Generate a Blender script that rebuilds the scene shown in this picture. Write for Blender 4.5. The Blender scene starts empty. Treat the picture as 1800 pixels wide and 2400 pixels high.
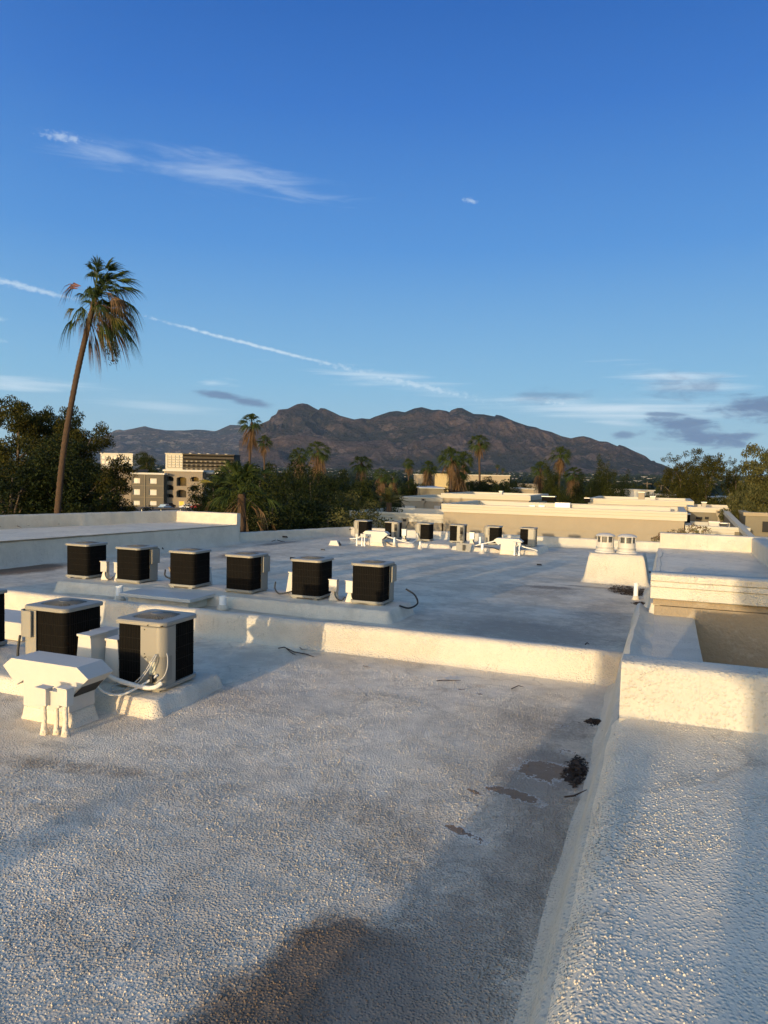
import bpy, bmesh, math, random
import numpy as np
from mathutils import Vector, Matrix, noise
PI = math.pi
random.seed(7); rng = np.random.default_rng(7)
sc = bpy.context.scene
C = bpy.data.collections.new('rooftop_scene'); sc.collection.children.link(C)

# ---------------------------------------------------------------- camera
# frame: the building's own axes (X across, Y along the roof), eye at the origin
f = 1700.0; TH = math.radians(1.2); PIT = math.atan(85 / 1700.0); YAW = math.radians(21.2)
F0 = Vector((-math.sin(YAW), math.cos(YAW), 0)); R0 = Vector((math.cos(YAW), math.sin(YAW), 0)); Z = Vector((0, 0, 1))
FW = F0 * math.cos(PIT) - Z * math.sin(PIT); U0 = Z * math.cos(PIT) + F0 * math.sin(PIT)
RT = math.cos(TH) * R0 + math.sin(TH) * U0; UP = -math.sin(TH) * R0 + math.cos(TH) * U0
cd = bpy.data.cameras.new('camera'); cam = bpy.data.objects.new('camera', cd); C.objects.link(cam)
m = Matrix.Identity(4)
for i in range(3):
    m[i][0], m[i][1], m[i][2] = RT[i], UP[i], -FW[i]
cam.matrix_world = m
cd.sensor_fit = 'VERTICAL'; cd.sensor_height = 24.0; cd.lens = 24.0 * f / 2400.0
cd.clip_start = 0.05; cd.clip_end = 60000
sc.camera = cam

def ray(x, y): return (x - 900) / f * RT + (1200 - y) / f * UP + FW
def at(x, y, Y): d = ray(x, y); return d * (Y / d.y)          # point on the plane Y
def atz(x, y, z): d = ray(x, y); return d * (z / d.z)         # point at height z
def atd(x, y, dist): d = ray(x, y); return d * (dist / d.dot(F0))

# ---------------------------------------------------------------- world + sun
SAZ = math.radians(7.6); SEL = math.radians(5.2)
to_sun = Vector((-math.sin(SAZ) * math.cos(SEL), -math.cos(SAZ) * math.cos(SEL), math.sin(SEL)))
w = bpy.data.worlds.new('World'); sc.world = w; w.use_nodes = True
nt = w.node_tree; nt.nodes.clear()
def N(t, k, **kw):
    n = t.nodes.new(k)
    for a, b in kw.items(): setattr(n, a, b)
    return n
def L(t, a, b): t.links.new(a, b)
def math_(t, op, a, b=None, c=None, clamp=False):
    n = N(t, 'ShaderNodeMath', operation=op); n.use_clamp = clamp
    for i, v in enumerate((a, b, c)):
        if v is None: continue
        if isinstance(v, (int, float)): n.inputs[i].default_value = v
        else: L(t, v, n.inputs[i])
    return n.outputs[0]
def mixc(t, fac, a, b, mode='MIX'):
    n = N(t, 'ShaderNodeMix', data_type='RGBA', blend_type=mode)
    for i, v in ((0, fac), (6, a), (7, b)):
        if isinstance(v, (int, float)): n.inputs[i].default_value = v
        elif isinstance(v, tuple): n.inputs[i].default_value = (*v, 1)[:4]
        else: L(t, v, n.inputs[i])
    return n.outputs[2]
def mrange(t, v, a, b, c=0.0, d=1.0, smooth=True):
    n = N(t, 'ShaderNodeMapRange', interpolation_type='SMOOTHSTEP' if smooth else 'LINEAR')
    L(t, v, n.inputs[0])
    for i, q in zip((1, 2, 3, 4), (a, b, c, d)): n.inputs[i].default_value = q
    return n.outputs[0]
sky = N(nt, 'ShaderNodeTexSky', sky_type='NISHITA'); sky.sun_disc = False
sky.sun_elevation = SEL; sky.sun_rotation = math.atan2(to_sun.x, to_sun.y)
sky.air_density = 1.0; sky.dust_density = 1.0; sky.ozone_density = 1.0; sky.altitude = 700
SKY_STRENGTH = 0.15
tc = N(nt, 'ShaderNodeTexCoord'); sep = N(nt, 'ShaderNodeSeparateXYZ'); L(nt, tc.outputs['Generated'], sep.inputs[0])
az = math_(nt, 'ARCTAN2', sep.outputs[0], sep.outputs[1]); el = math_(nt, 'ARCSINE', sep.outputs[2])
pv = N(nt, 'ShaderNodeCombineXYZ'); L(nt, az, pv.inputs[0]); L(nt, el, pv.inputs[1])
def wnoise(sx, sy, det=6, rough=.6, seed=0, dist=0.0):
    mp = N(nt, 'ShaderNodeMapping'); L(nt, pv.outputs[0], mp.inputs[0]); mp.inputs['Scale'].default_value = (sx, sy, 1); mp.inputs['Location'].default_value = (seed, seed * .7, seed)
    n = N(nt, 'ShaderNodeTexNoise'); n.inputs['Scale'].default_value = 1; n.inputs['Detail'].default_value = det; n.inputs['Roughness'].default_value = rough; n.inputs['Distortion'].default_value = dist
    L(nt, mp.outputs[0], n.inputs['Vector']); return n.outputs[0]
nz = {'wisp': wnoise(9, 60, 7, .65, 3, .6), 'soft': wnoise(26, 85, 7, .62, 9, .4), 'fine': wnoise(120, 160, 5, .6, 5), 'streak': wnoise(5, 90, 6, .6, 14, .3)}
def pxdir(x, y):
    d = ray(x, y).normalized(); return math.atan2(d.x, d.y), math.asin(d.z)
def cloud(x0, y0, x1, y1, thick, kind, amp, lo, hi, gain):
    a0, e0 = pxdir(x0, y0); a1, e1 = pxdir(x1, y1)
    mp = N(nt, 'ShaderNodeMapping', vector_type='TEXTURE'); L(nt, pv.outputs[0], mp.inputs[0])
    mp.inputs['Location'].default_value = ((a0 + a1) / 2, (e0 + e1) / 2, 0)
    mp.inputs['Rotation'].default_value = (0, 0, math.atan2(e1 - e0, a1 - a0))
    mp.inputs['Scale'].default_value = (math.hypot(a1 - a0, e1 - e0) / 2, thick / f / 2, 1)
    ln = N(nt, 'ShaderNodeVectorMath', operation='LENGTH'); L(nt, mp.outputs[0], ln.inputs[0])
    v = math_(nt, 'SUBTRACT', 1.0, ln.outputs['Value'])
    nn = math_(nt, 'MULTIPLY', math_(nt, 'SUBTRACT', nz[kind], .5), amp)
    return math_(nt, 'MULTIPLY', mrange(nt, math_(nt, 'ADD', v, nn), lo, hi), gain)
def cmax(l):
    o = l[0]
    for q in l[1:]: o = math_(nt, 'MAXIMUM', o, q)
    return o
white = cmax([
    cloud(70, 310, 225, 334, 26, 'fine', 2.2, .1, 1.1, .42),
    cloud(0, 315, 440, 385, 80, 'wisp', 2.6, .1, 1.4, .30),
    cloud(230, 340, 800, 440, 90, 'wisp', 2.6, .05, 1.4, .30),
    cloud(360, 372, 900, 482, 60, 'wisp', 2.6, .1, 1.3, .32),
    cloud(1080, 465, 1125, 477, 14, 'fine', 2.5, .1, .9, .45),
    cloud(-170, 612, 230, 714, 17, 'fine', 2.0, .0, 1.0, .5),
    cloud(290, 727, 900, 882, 10, 'fine', 2.0, -.05, .9, .6),
    cloud(700, 836, 1200, 952, 26, 'fine', 2.4, .05, 1.1, .5),
    cloud(-200, 885, 260, 912, 40, 'streak', 2.6, .1, 1.2, .6),
    cloud(100, 925, 620, 975, 50, 'streak', 3.0, .3, 1.5, .35),
    cloud(420, 890, 580, 900, 34, 'wisp', 3.0, .2, 1.1, .55),
    cloud(640, 860, 1100, 905, 50, 'streak', 2.8, .1, 1.2, .6),
    cloud(800, 885, 1250, 950, 80, 'streak', 3.2, .3, 1.6, .45),
    cloud(1080, 945, 1900, 970, 60, 'streak', 2.4, .0, 1.1, .7),
    cloud(1230, 935, 1440, 962, 26, 'fine', 3.0, .1, 1.2, .6),
    cloud(1400, 870, 1800, 905, 60, 'streak', 2.6, .05, 1.2, .6),
    cloud(1350, 985, 1560, 1000, 22, 'streak', 2.5, .1, 1.1, .45),
    cloud(-60, 742, 24, 750, 12, 'fine', 1.5, .0, .9, .5),
    cloud(-60, 797, 24, 800, 12, 'fine', 1.5, .0, .9, .5),
    cloud(-300, 1015, 2400, 1050, 120, 'streak', 2.6, .6, 2.2, .4)])
dark = cmax([
    cloud(450, 920, 585, 934, 20, 'soft', 1.8, -.1, .7, .85),
    cloud(530, 935, 650, 952, 22, 'soft', 1.8, -.1, .7, .85),
    cloud(1470, 900, 1740, 912, 75, 'soft', 2.6, .0, 1.2, .55),
    cloud(1180, 932, 1410, 918, 46, 'soft', 2.6, .0, 1.2, .55),
    cloud(1640, 955, 1980, 965, 70, 'soft', 2.4, .0, .8, .95),
    cloud(1500, 970, 1620, 972, 12, 'soft', 1.5, -.1, .6, .8),
    cloud(1500, 990, 1700, 1000, 44, 'soft', 2.4, .0, .7, .95),
    cloud(1505, 1010, 1820, 1040, 46, 'soft', 2.4, .0, .7, .95),
    cloud(1560, 1000, 1680, 1025, 50, 'soft', 2.0, .0, .7, .9),
    cloud(1420, 1018, 1495, 1022, 20, 'soft', 1.6, -.1, .7, .8),
    cloud(1590, 1040, 1760, 1046, 12, 'soft', 2.0, .0, .7, .6)])
# sky away from the sun is a hand-set ramp; towards it, brightened Nishita
hsv = N(nt, 'ShaderNodeHueSaturation'); L(nt, sky.outputs[0], hsv.inputs['Color'])
hsv.inputs['Hue'].default_value = 0.5; hsv.inputs['Saturation'].default_value = 1.3; hsv.inputs['Value'].default_value = 1.0
ramp = N(nt, 'ShaderNodeValToRGB'); cr = ramp.color_ramp
L(nt, mrange(nt, el, -0.02, 1.0, smooth=False), ramp.inputs[0])
SKYRAMP = [(0.0, (.42, .63, .72)), (.04, (.40, .63, .76)), (.14, (.25, .53, .79)), (.31, (.10, .32, .74)), (.47, (.045, .195, .62)), (.59, (.024, .135, .50)), (.8, (.030, .082, .30)), (1.0, (.034, .075, .25))]
cr.elements[0].position, cr.elements[0].color = SKYRAMP[0][0], (*SKYRAMP[0][1], 1)
cr.elements[1].position, cr.elements[1].color = SKYRAMP[-1][0], (*SKYRAMP[-1][1], 1)
for p, c in SKYRAMP[1:-1]:
    e = cr.elements.new(p); e.color = (*c, 1)
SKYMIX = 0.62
rs = N(nt, 'ShaderNodeVectorMath', operation='SCALE'); L(nt, ramp.outputs[0], rs.inputs[0]); rs.inputs['Scale'].default_value = 3.2
sunside = math_(nt, 'ADD', math_(nt, 'MULTIPLY', sep.outputs[0], to_sun.x), math_(nt, 'MULTIPLY', sep.outputs[1], to_sun.y))
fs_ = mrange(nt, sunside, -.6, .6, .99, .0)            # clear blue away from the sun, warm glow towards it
ns = N(nt, 'ShaderNodeVectorMath', operation='SCALE'); L(nt, hsv.outputs[0], ns.inputs[0]); ns.inputs['Scale'].default_value = 2.0  # sun-side sky scaled up to brighten and warm the ambient light
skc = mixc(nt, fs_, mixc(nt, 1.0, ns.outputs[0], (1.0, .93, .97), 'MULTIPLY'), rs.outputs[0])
CW, CDK = (2.7, 3.1, 3.4), (.50, .80, 1.35)
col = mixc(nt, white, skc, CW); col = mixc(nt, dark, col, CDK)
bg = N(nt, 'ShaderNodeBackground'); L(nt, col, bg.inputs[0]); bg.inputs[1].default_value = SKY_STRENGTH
wo = N(nt, 'ShaderNodeOutputWorld'); L(nt, bg.outputs[0], wo.inputs[0])

sd = bpy.data.lights.new('sun', 'SUN'); sun = bpy.data.objects.new('sun', sd); C.objects.link(sun)
sd.energy = 2.35; sd.angle = math.radians(0.6); sd.color = (1.0, .765, .44)
sun.rotation_euler = to_sun.to_track_quat('Z', 'Y').to_euler(); sun.location = to_sun * 100
vs = sc.view_settings; vs.view_transform = 'Standard'; vs.look = 'None'; vs.exposure = 0.97; vs.gamma = 1.0; vs.use_curve_mapping = False
sc.cycles.max_bounces = 6; sc.cycles.transparent_max_bounces = 8

# ---------------------------------------------------------------- helpers
def tag(o, label=None, cat=None, group=None, kind=None):
    if label: o['label'] = label
    if cat: o['category'] = cat
    if group: o['group'] = group
    if kind: o['kind'] = kind
    return o
def thing(name, label, cat, loc=(0, 0, 0), rz=0.0, group=None):
    o = bpy.data.objects.new(name, None); C.objects.link(o); o.location = loc; o.rotation_euler = (0, 0, rz); o.empty_display_size = .3
    return tag(o, label, cat, group)
class MB:
    """collects shapes, links them as one mesh object"""
    def __init__(s): s.v = []; s.fc = []
    def add(s, vs, fs):
        n = len(s.v); s.v += [tuple(v) for v in vs]; s.fc += [tuple(i + n for i in q) for q in fs]; return s
    def box(s, x0, x1, y0, y1, z0, z1):
        v = [(x, y, z) for z in (z0, z1) for x, y in ((x0, y0), (x1, y0), (x1, y1), (x0, y1))]
        return s.add(v, [(3, 2, 1, 0), (4, 5, 6, 7), (0, 1, 5, 4), (1, 2, 6, 5), (2, 3, 7, 6), (3, 0, 4, 7)])
    def prism(s, poly, vec):
        """poly: list of 3D points, extruded along vec"""
        n = len(poly); vec = Vector(vec); a = [Vector(p) for p in poly]; b = [p + vec for p in a]
        return s.add(a + b, [tuple(range(n))[::-1], tuple(range(n, 2 * n))] + [(i, (i + 1) % n, (i + 1) % n + n, i + n) for i in range(n)])
    def tube(s, pts, r, seg=8, cap=True):
        pts = [Vector(p) for p in pts]; n = len(pts); rr = r if isinstance(r, (list, tuple)) else [r] * n
        vs = []; up = Vector((0, 0, 1)); 
        t0 = (pts[1] - pts[0]).normalized()
        if abs(t0.dot(up)) > .9: up = Vector((1, 0, 0))
        for i, p in enumerate(pts):
            t = (pts[min(i + 1, n - 1)] - pts[max(i - 1, 0)]).normalized()
            a = t.cross(up)
            if a.length < 1e-4: a = t.cross(Vector((0, 1, 0)))
            a.normalize(); b = a.cross(t); up = b if abs(t.dot(b)) < .9 else up
            for k in range(seg):
                q = 2 * PI * k / seg; vs.append(p + (a * math.cos(q) + b * math.sin(q)) * rr[i])
        fs = [(i * seg + k, (i + 1) * seg + k, (i + 1) * seg + (k + 1) % seg, i * seg + (k + 1) % seg) for i in range(n - 1) for k in range(seg)]
        if cap: fs += [tuple(range(seg)), tuple(range((n - 1) * seg, n * seg))[::-1]]
        return s.add(vs, fs)
    def lathe(s, prof, cx, cy, seg=24):
        vs = [(cx + r * math.cos(2 * PI * k / seg), cy + r * math.sin(2 * PI * k / seg), z) for r, z in prof for k in range(seg)]
        n = len(prof)
        fs = [(i * seg + k, i * seg + (k + 1) % seg, (i + 1) * seg + (k + 1) % seg, (i + 1) * seg + k) for i in range(n - 1) for k in range(seg)]
        fs += [tuple(range(seg))[::-1], tuple(range((n - 1) * seg, n * seg))]
        return s.add(vs, fs)
    def build(s, name, mat, parent=None, smooth=False, bevel=0, seg=2, auto=None, fix=True):
        me = bpy.data.meshes.new(name); me.from_pydata(s.v, [], s.fc)
        if fix:
            b = bmesh.new(); b.from_mesh(me); bmesh.ops.recalc_face_normals(b, faces=b.faces); b.to_mesh(me); b.free()
        o = bpy.data.objects.new(name, me); C.objects.link(o)
        if mat: me.materials.append(mat)
        if parent: o.parent = parent
        if smooth: me.shade_smooth()
        if bevel:
            md = o.modifiers.new('bevel', 'BEVEL'); md.width = bevel; md.segments = seg; md.limit_method = 'ANGLE'; md.angle_limit = math.radians(40)
        if auto is not None:
            me.shade_smooth()
            b = bmesh.new(); b.from_mesh(me)
            for e in b.edges:
                if len(e.link_faces) == 2 and e.calc_face_angle(0) > auto: e.smooth = False
            b.to_mesh(me); b.free()
        return o
def rawmesh(name, V, Fc, mat, parent=None, smooth=False, attrs=None):
    """numpy mesh; Fc is (n,3) or (n,4)"""
    me = bpy.data.meshes.new(name); V = np.asarray(V, np.float32); Fc = np.asarray(Fc, np.int32); n, k = Fc.shape
    me.vertices.add(len(V)); me.vertices.foreach_set('co', V.ravel())
    me.loops.add(n * k); me.loops.foreach_set('vertex_index', Fc.ravel())
    me.polygons.add(n); me.polygons.foreach_set('loop_start', np.arange(n, dtype=np.int32) * k); me.polygons.foreach_set('loop_total', np.full(n, k, np.int32))
    if smooth: me.polygons.foreach_set('use_smooth', np.ones(n, bool))
    me.update(calc_edges=True)
    for a, d in (attrs or {}).items():
        at_ = me.attributes.new(a, 'FLOAT', 'POINT'); at_.data.foreach_set('value', np.asarray(d, np.float32).ravel())
    if mat: me.materials.append(mat)
    o = bpy.data.objects.new(name, me); C.objects.link(o)
    if parent: o.parent = parent
    return o
def copy_tree(o, parent=None):
    c = o.copy(); C.objects.link(c); c.parent = parent
    for ch in list(o.children): copy_tree(ch, c)
    return c

# ---------------------------------------------------------------- materials
MATS = {}
def newmat(name):
    m_ = bpy.data.materials.new(name); m_.use_nodes = True; t = m_.node_tree; b = t.nodes['Principled BSDF']; MATS[name] = m_; return m_, t, b
def tnoise(t, scale, det=4, rough=.55, vec=None, dist=0.0):
    n = N(t, 'ShaderNodeTexNoise'); n.inputs['Scale'].default_value = scale; n.inputs['Detail'].default_value = det; n.inputs['Roughness'].default_value = rough; n.inputs['Distortion'].default_value = dist
    if vec is not None: L(t, vec, n.inputs['Vector'])
    return n.outputs[0]
def objvec(t, scale=None):
    c = N(t, 'ShaderNodeTexCoord'); v = c.outputs['Object']
    if scale:
        mp = N(t, 'ShaderNodeMapping'); mp.inputs['Scale'].default_value = scale; L(t, v, mp.inputs[0]); v = mp.outputs[0]
    return v
def plain(name, col, rough=.6, metal=0.0, var=.12, nscale=3.0, bump=0.0, bscale=60.0, spec=.4, dirt=None):
    m_, t, b = newmat(name); v = objvec(t)
    n = tnoise(t, nscale, 5, .6, v)
    c1 = tuple(q * (1 - var) for q in col); c2 = tuple(min(1, q * (1 + var)) for q in col)
    cc = mixc(t, n, c1, c2)
    if dirt:
        cc = mixc(t, math_(t, 'MULTIPLY', mrange(t, tnoise(t, nscale * 2.3, 6, .7, v), .5, .75), dirt[1]), cc, dirt[0])
    L(t, cc, b.inputs['Base Color']); b.inputs['Roughness'].default_value = rough; b.inputs['Metallic'].default_value = metal; b.inputs['Specular IOR Level'].default_value = spec
    if bump:
        bp = N(t, 'ShaderNodeBump'); bp.inputs['Strength'].default_value = 1; bp.inputs['Distance'].default_value = bump
        L(t, tnoise(t, bscale, 3, .6, v), bp.inputs['Height']); L(t, bp.outputs[0], b.inputs['Normal'])
    return m_
def foam(name, base, bead, beadscale, big=.0, attrs=False, dirt=.5, cracks=False):
    """sprayed foam roof coating: white paint over a pebbly skin"""
    m_, t, b = newmat(name); v = objvec(t)
    n1 = tnoise(t, .45, 6, .6, v); n2 = tnoise(t, 3.2, 6, .65, v); n3 = tnoise(t, 45, 4, .7, v)
    grime = mrange(t, math_(t, 'ADD', math_(t, 'MULTIPLY', n1, .55), math_(t, 'MULTIPLY', n2, .45)), .42, .6)
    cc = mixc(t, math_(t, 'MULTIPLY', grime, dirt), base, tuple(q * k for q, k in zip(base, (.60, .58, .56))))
    cc = mixc(t, math_(t, 'MULTIPLY', mrange(t, n3, .52, .72), .3), cc, tuple(q * .5 for q in base))
    if cracks:
        cv = N(t, 'ShaderNodeTexVoronoi', feature='DISTANCE_TO_EDGE'); cv.inputs['Scale'].default_value = 7
        wn = N(t, 'ShaderNodeTexNoise'); wn.inputs['Scale'].default_value = 6; wn.inputs['Detail'].default_value = 6; L(t, v, wn.inputs['Vector'])
        ws = N(t, 'ShaderNodeVectorMath', operation='SCALE'); L(t, wn.outputs['Color'], ws.inputs[0]); ws.inputs['Scale'].default_value = .35
        wa = N(t, 'ShaderNodeVectorMath', operation='ADD'); L(t, v, wa.inputs[0]); L(t, ws.outputs[0], wa.inputs[1]); L(t, wa.outputs[0], cv.inputs['Vector'])
        ck = math_(t, 'MULTIPLY', mrange(t, cv.outputs['Distance'], .006, .022, 1.0, 0.0), mrange(t, tnoise(t, 1.7, 4, .6, v), .54, .64))
        dr = math_(t, 'MULTIPLY', mrange(t, tnoise(t, 1.0, 5, .6, objvec(t, (16, 16, 1.3))), .56, .74), mrange(t, tnoise(t, 1.1, 3, .5, v), .48, .62))
        cc = mixc(t, math_(t, 'MULTIPLY', ck, .6), cc, (.17, .14, .11)); cc = mixc(t, math_(t, 'MULTIPLY', dr, .4), cc, (.30, .26, .20))
    if attrs:
        ring = mrange(t, math_(t, 'ABSOLUTE', math_(t, 'SUBTRACT', tnoise(t, .7, 4, .5, v), .52)), .002, .012, 1.0, 0.0)
        cc = mixc(t, math_(t, 'MULTIPLY', ring, .28), cc, (.30, .25, .19))
        def at_(nm):
            a = N(t, 'ShaderNodeAttribute'); a.attribute_name = nm; return a.outputs['Fac']
        wob = math_(t, 'MULTIPLY', math_(t, 'SUBTRACT', tnoise(t, 5, 7, .7, v, .4), .5), 1.0)
        fin = math_(t, 'MULTIPLY', math_(t, 'SUBTRACT', tnoise(t, 28, 5, .75, v), .5), .9)
        st = mrange(t, math_(t, 'ADD', math_(t, 'ADD', at_('stain'), math_(t, 'MULTIPLY', wob, .7)), math_(t, 'MULTIPLY', fin, .5)), .2, .72)
        cc = mixc(t, math_(t, 'MULTIPLY', st, .86), cc, (.12, .070, .038))
        gr = mrange(t, math_(t, 'ADD', at_('grey'), math_(t, 'ADD', wob, fin)), .2, .9)
        cc = mixc(t, math_(t, 'MULTIPLY', gr, .8), cc, (.29, .245, .195))
        pe = mrange(t, math_(t, 'ADD', at_('peel'), math_(t, 'ADD', math_(t, 'MULTIPLY', wob, 1.8), math_(t, 'MULTIPLY', fin, .5))), .48, .53)
        rim = mrange(t, math_(t, 'ADD', at_('peel'), math_(t, 'ADD', math_(t, 'MULTIPLY', wob, 1.8), math_(t, 'MULTIPLY', fin, .5))), .36, .48)
        cc = mixc(t, math_(t, 'MULTIPLY', math_(t, 'SUBTRACT', rim, pe), .6), cc, (.72, .71, .69))
        cc = mixc(t, pe, cc, mixc(t, tnoise(t, 9, 4, .6, v), (.30, .21, .14), (.19, .13, .085)))
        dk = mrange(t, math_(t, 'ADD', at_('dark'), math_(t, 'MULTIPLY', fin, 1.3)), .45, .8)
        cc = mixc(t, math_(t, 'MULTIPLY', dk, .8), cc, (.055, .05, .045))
    L(t, cc, b.inputs['Base Color']); b.inputs['Roughness'].default_value = .6; b.inputs['Specular IOR Level'].default_value = .2
    vo = N(t, 'ShaderNodeTexVoronoi', feature='SMOOTH_F1'); vo.inputs['Scale'].default_value = beadscale; vo.inputs['Smoothness'].default_value = .25; vo.inputs['Randomness'].default_value = 1
    wv = N(t, 'ShaderNodeVectorMath', operation='ADD'); nn = N(t, 'ShaderNodeTexNoise'); nn.inputs['Scale'].default_value = 14; L(t, v, nn.inputs['Vector'])
    sc_ = N(t, 'ShaderNodeVectorMath', operation='SCALE'); L(t, nn.outputs['Color'], sc_.inputs[0]); sc_.inputs['Scale'].default_value = .02
    L(t, v, wv.inputs[0]); L(t, sc_.outputs[0], wv.inputs[1]); L(t, wv.outputs[0], vo.inputs['Vector'])
    amp = mrange(t, tnoise(t, 1.3, 3, .5, v), .3, .7, .45, 1.25)
    h = math_(t, 'MULTIPLY', mrange(t, vo.outputs['Distance'], .06, .62, 1.0, 0.0), amp)
    if attrs: h = math_(t, 'MULTIPLY', h, math_(t, 'SUBTRACT', 1.0, math_(t, 'MULTIPLY', pe, .8)))
    h = math_(t, 'ADD', h, math_(t, 'MULTIPLY', tnoise(t, beadscale * 1.9, 3, .65, v), .35))
    bp = N(t, 'ShaderNodeBump'); bp.inputs['Strength'].default_value = 1; bp.inputs['Distance'].default_value = bead; L(t, h, bp.inputs['Height'])
    bp2 = N(t, 'ShaderNodeBump'); bp2.inputs['Strength'].default_value = 1; bp2.inputs['Distance'].default_value = big; L(t, tnoise(t, 2.6, 3, .5, v), bp2.inputs['Height']); L(t, bp2.outputs[0], bp.inputs['Normal'])
    L(t, bp.outputs[0], b.inputs['Normal'])
    return m_
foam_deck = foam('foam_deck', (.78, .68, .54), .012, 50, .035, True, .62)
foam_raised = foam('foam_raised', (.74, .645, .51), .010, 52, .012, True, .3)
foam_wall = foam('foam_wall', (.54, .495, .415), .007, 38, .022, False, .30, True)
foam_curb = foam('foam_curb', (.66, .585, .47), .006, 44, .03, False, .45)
stucco = plain('tan_stucco', (.295, .25, .185), .9, var=.1, nscale=1.5, bump=.006, bscale=28, spec=.1)
stucco_near = plain('weathered_tan_stucco', (.27, .215, .15), .9, var=.14, nscale=2.5, bump=.02, bscale=16, spec=.1, dirt=((.42, .37, .3), .5))
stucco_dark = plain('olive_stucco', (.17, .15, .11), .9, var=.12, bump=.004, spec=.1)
cream = plain('cream_cornice_paint', (.45, .42, .35), .7, var=.05, nscale=1.2, spec=.2, dirt=((.45, .41, .34), .35))
white_metal = plain('painted_white_sheet_metal', (.49, .465, .42), .5, var=.06, nscale=5, dirt=((.45, .42, .37), .5), bump=.002, bscale=25)
unit_metal = plain('grey_beige_enamel', (.235, .222, .19), .42, var=.05, nscale=4, dirt=((.25, .23, .2), .35))
unit_dark = plain('coil_fins', (.006, .0055, .005), .8, var=.4, nscale=40, spec=.05)
wire_mat = plain('guard_wire', (.012, .010, .008), .6, spec=.1)
grille_mat = plain('grille_wire', (.16, .16, .15), .45, metal=.3)
galv = plain('galvanized', (.42, .42, .41), .45, metal=.4, var=.15, nscale=8)
rust = plain('rusted_metal', (.16, .09, .05), .8, var=.35, nscale=9)
rubber = plain('black_rubber', (.018, .018, .018), .6)
insul = plain('coated_pipe_wrap', (.66, .63, .57), .8, var=.12, nscale=9, bump=.012, bscale=22)
cablem = plain('greyish_white_cable', (.36, .35, .33), .5)
copper = plain('suction_line', (.2, .16, .12), .5)
pvc = plain('white_pvc', (.76, .75, .72), .4, var=.05)
twigm = plain('twig_bark', (.05, .035, .028), .9)
litterm = plain('leaf_litter', (.045, .032, .024), .95, var=.5, nscale=30)
glassm = plain('dark_glass', (.02, .022, .025), .1, spec=.6)
paleglass = plain('curtained_glass', (.34, .36, .38), .25, spec=.5)
asphalt = plain('asphalt', (.05, .048, .046), .9, var=.2, nscale=.2)
wall_pale = plain('apartment_stucco_pale', (.20, .17, .135), .9, var=.06, nscale=.4, spec=.1)
wall_grey = plain('apartment_stucco_grey', (.105, .095, .078), .9, var=.06, nscale=.4, spec=.1)
white_paint = plain('white_building_paint', (.45, .43, .39), .7, var=.05, nscale=.3)
rooftile = plain('salmon_roof_coating', (.26, .15, .10), .9)
meshnet = plain('dark_scaffold_netting', (.045, .04, .033), .9, var=.25, nscale=.6)
bark_palm = plain('palm_bark', (.055, .034, .021), .95, var=.35, nscale=6, bump=.03, bscale=9)
bark = plain('pine_bark', (.11, .085, .065), .95, var=.3, nscale=4)
yellow = plain('yellow_banner', (.55, .38, .06), .7)
def leafmat(name, c1, c2, rough=.6, trans=.12):
    m_, t, b = newmat(name); g = N(t, 'ShaderNodeNewGeometry'); v = objvec(t)
    k = math_(t, 'ADD', math_(t, 'MULTIPLY', g.outputs['Random Per Island'], .5), math_(t, 'MULTIPLY', tnoise(t, .9, 3, .6, v), .5))
    L(t, mixc(t, mrange(t, k, .25, .75), c1, c2), b.inputs['Base Color']); b.inputs['Roughness'].default_value = rough; b.inputs['Specular IOR Level'].default_value = .08
    if trans:
        tr = N(t, 'ShaderNodeBsdfTranslucent'); tr.inputs[0].default_value = (*[q * 1.3 for q in c2], 1)
        mx = N(t, 'ShaderNodeMixShader'); mx.inputs[0].default_value = trans; L(t, b.outputs[0], mx.inputs[1]); L(t, tr.outputs[0], mx.inputs[2])
        L(t, mx.outputs[0], t.nodes['Material Output'].inputs[0])
    return m_
leaf_pine = leafmat('pine_needles', (.008, .013, .003), (.055, .052, .010))
leaf_dark = leafmat('dark_leaves', (.005, .010, .003), (.022, .030, .008))
leaf_green = leafmat('broad_leaves', (.007, .013, .003), (.040, .046, .009))
leaf_olive = leafmat('olive_leaves', (.035, .04, .014), (.085, .082, .03))
palm_green = leafmat('palm_green', (.018, .032, .009), (.058, .078, .02))
palm_yellow = leafmat('palm_yellowing', (.09, .09, .02), (.16, .14, .04))
palm_dead = leafmat('palm_dead', (.05, .030, .016), (.165, .105, .055), trans=.05)

# ---------------------------------------------------------------- ground and hills
def vnoise(X, Y, s, oct=4, seed=0, H=1.0):
    out = np.empty(X.size)
    for i, (a, b_) in enumerate(zip(X.ravel(), Y.ravel())):
        out[i] = noise.fractal(Vector((a * s + seed, b_ * s - seed, seed * .37)), H, 2.0, oct)
    return out.reshape(X.shape)
GZ = -10.2
groundm, t, b = newmat('dry_ground'); v = objvec(t)
cc = mixc(t, mrange(t, tnoise(t, .004, 6, .7, v), .4, .6), (.035, .036, .02), (.10, .08, .055)); cc = mixc(t, mrange(t, tnoise(t, .03, 6, .7, v), .5, .62), cc, (.022, .03, .012))
L(t, cc, b.inputs['Base Color']); b.inputs['Roughness'].default_value = .95; b.inputs['Specular IOR Level'].default_value = .1
angs = np.linspace(0, 2 * PI, 97)[:-1]; rad = np.array([0, 60, 150, 300, 600, 1200, 2400, 3600, 5200, 9000, 14000, 45000.])
V = [(r * math.sin(a), r * math.cos(a), GZ + (0 if r <= 1200 else min((r - 1200) * .0125, 55) if r < 9000 else 20)) for r in rad for a in angs]
Fq = [(i * 96 + k, (i + 1) * 96 + k, (i + 1) * 96 + (k + 1) % 96, i * 96 + (k + 1) % 96) for i in range(len(rad) - 1) for k in range(96)]
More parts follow.
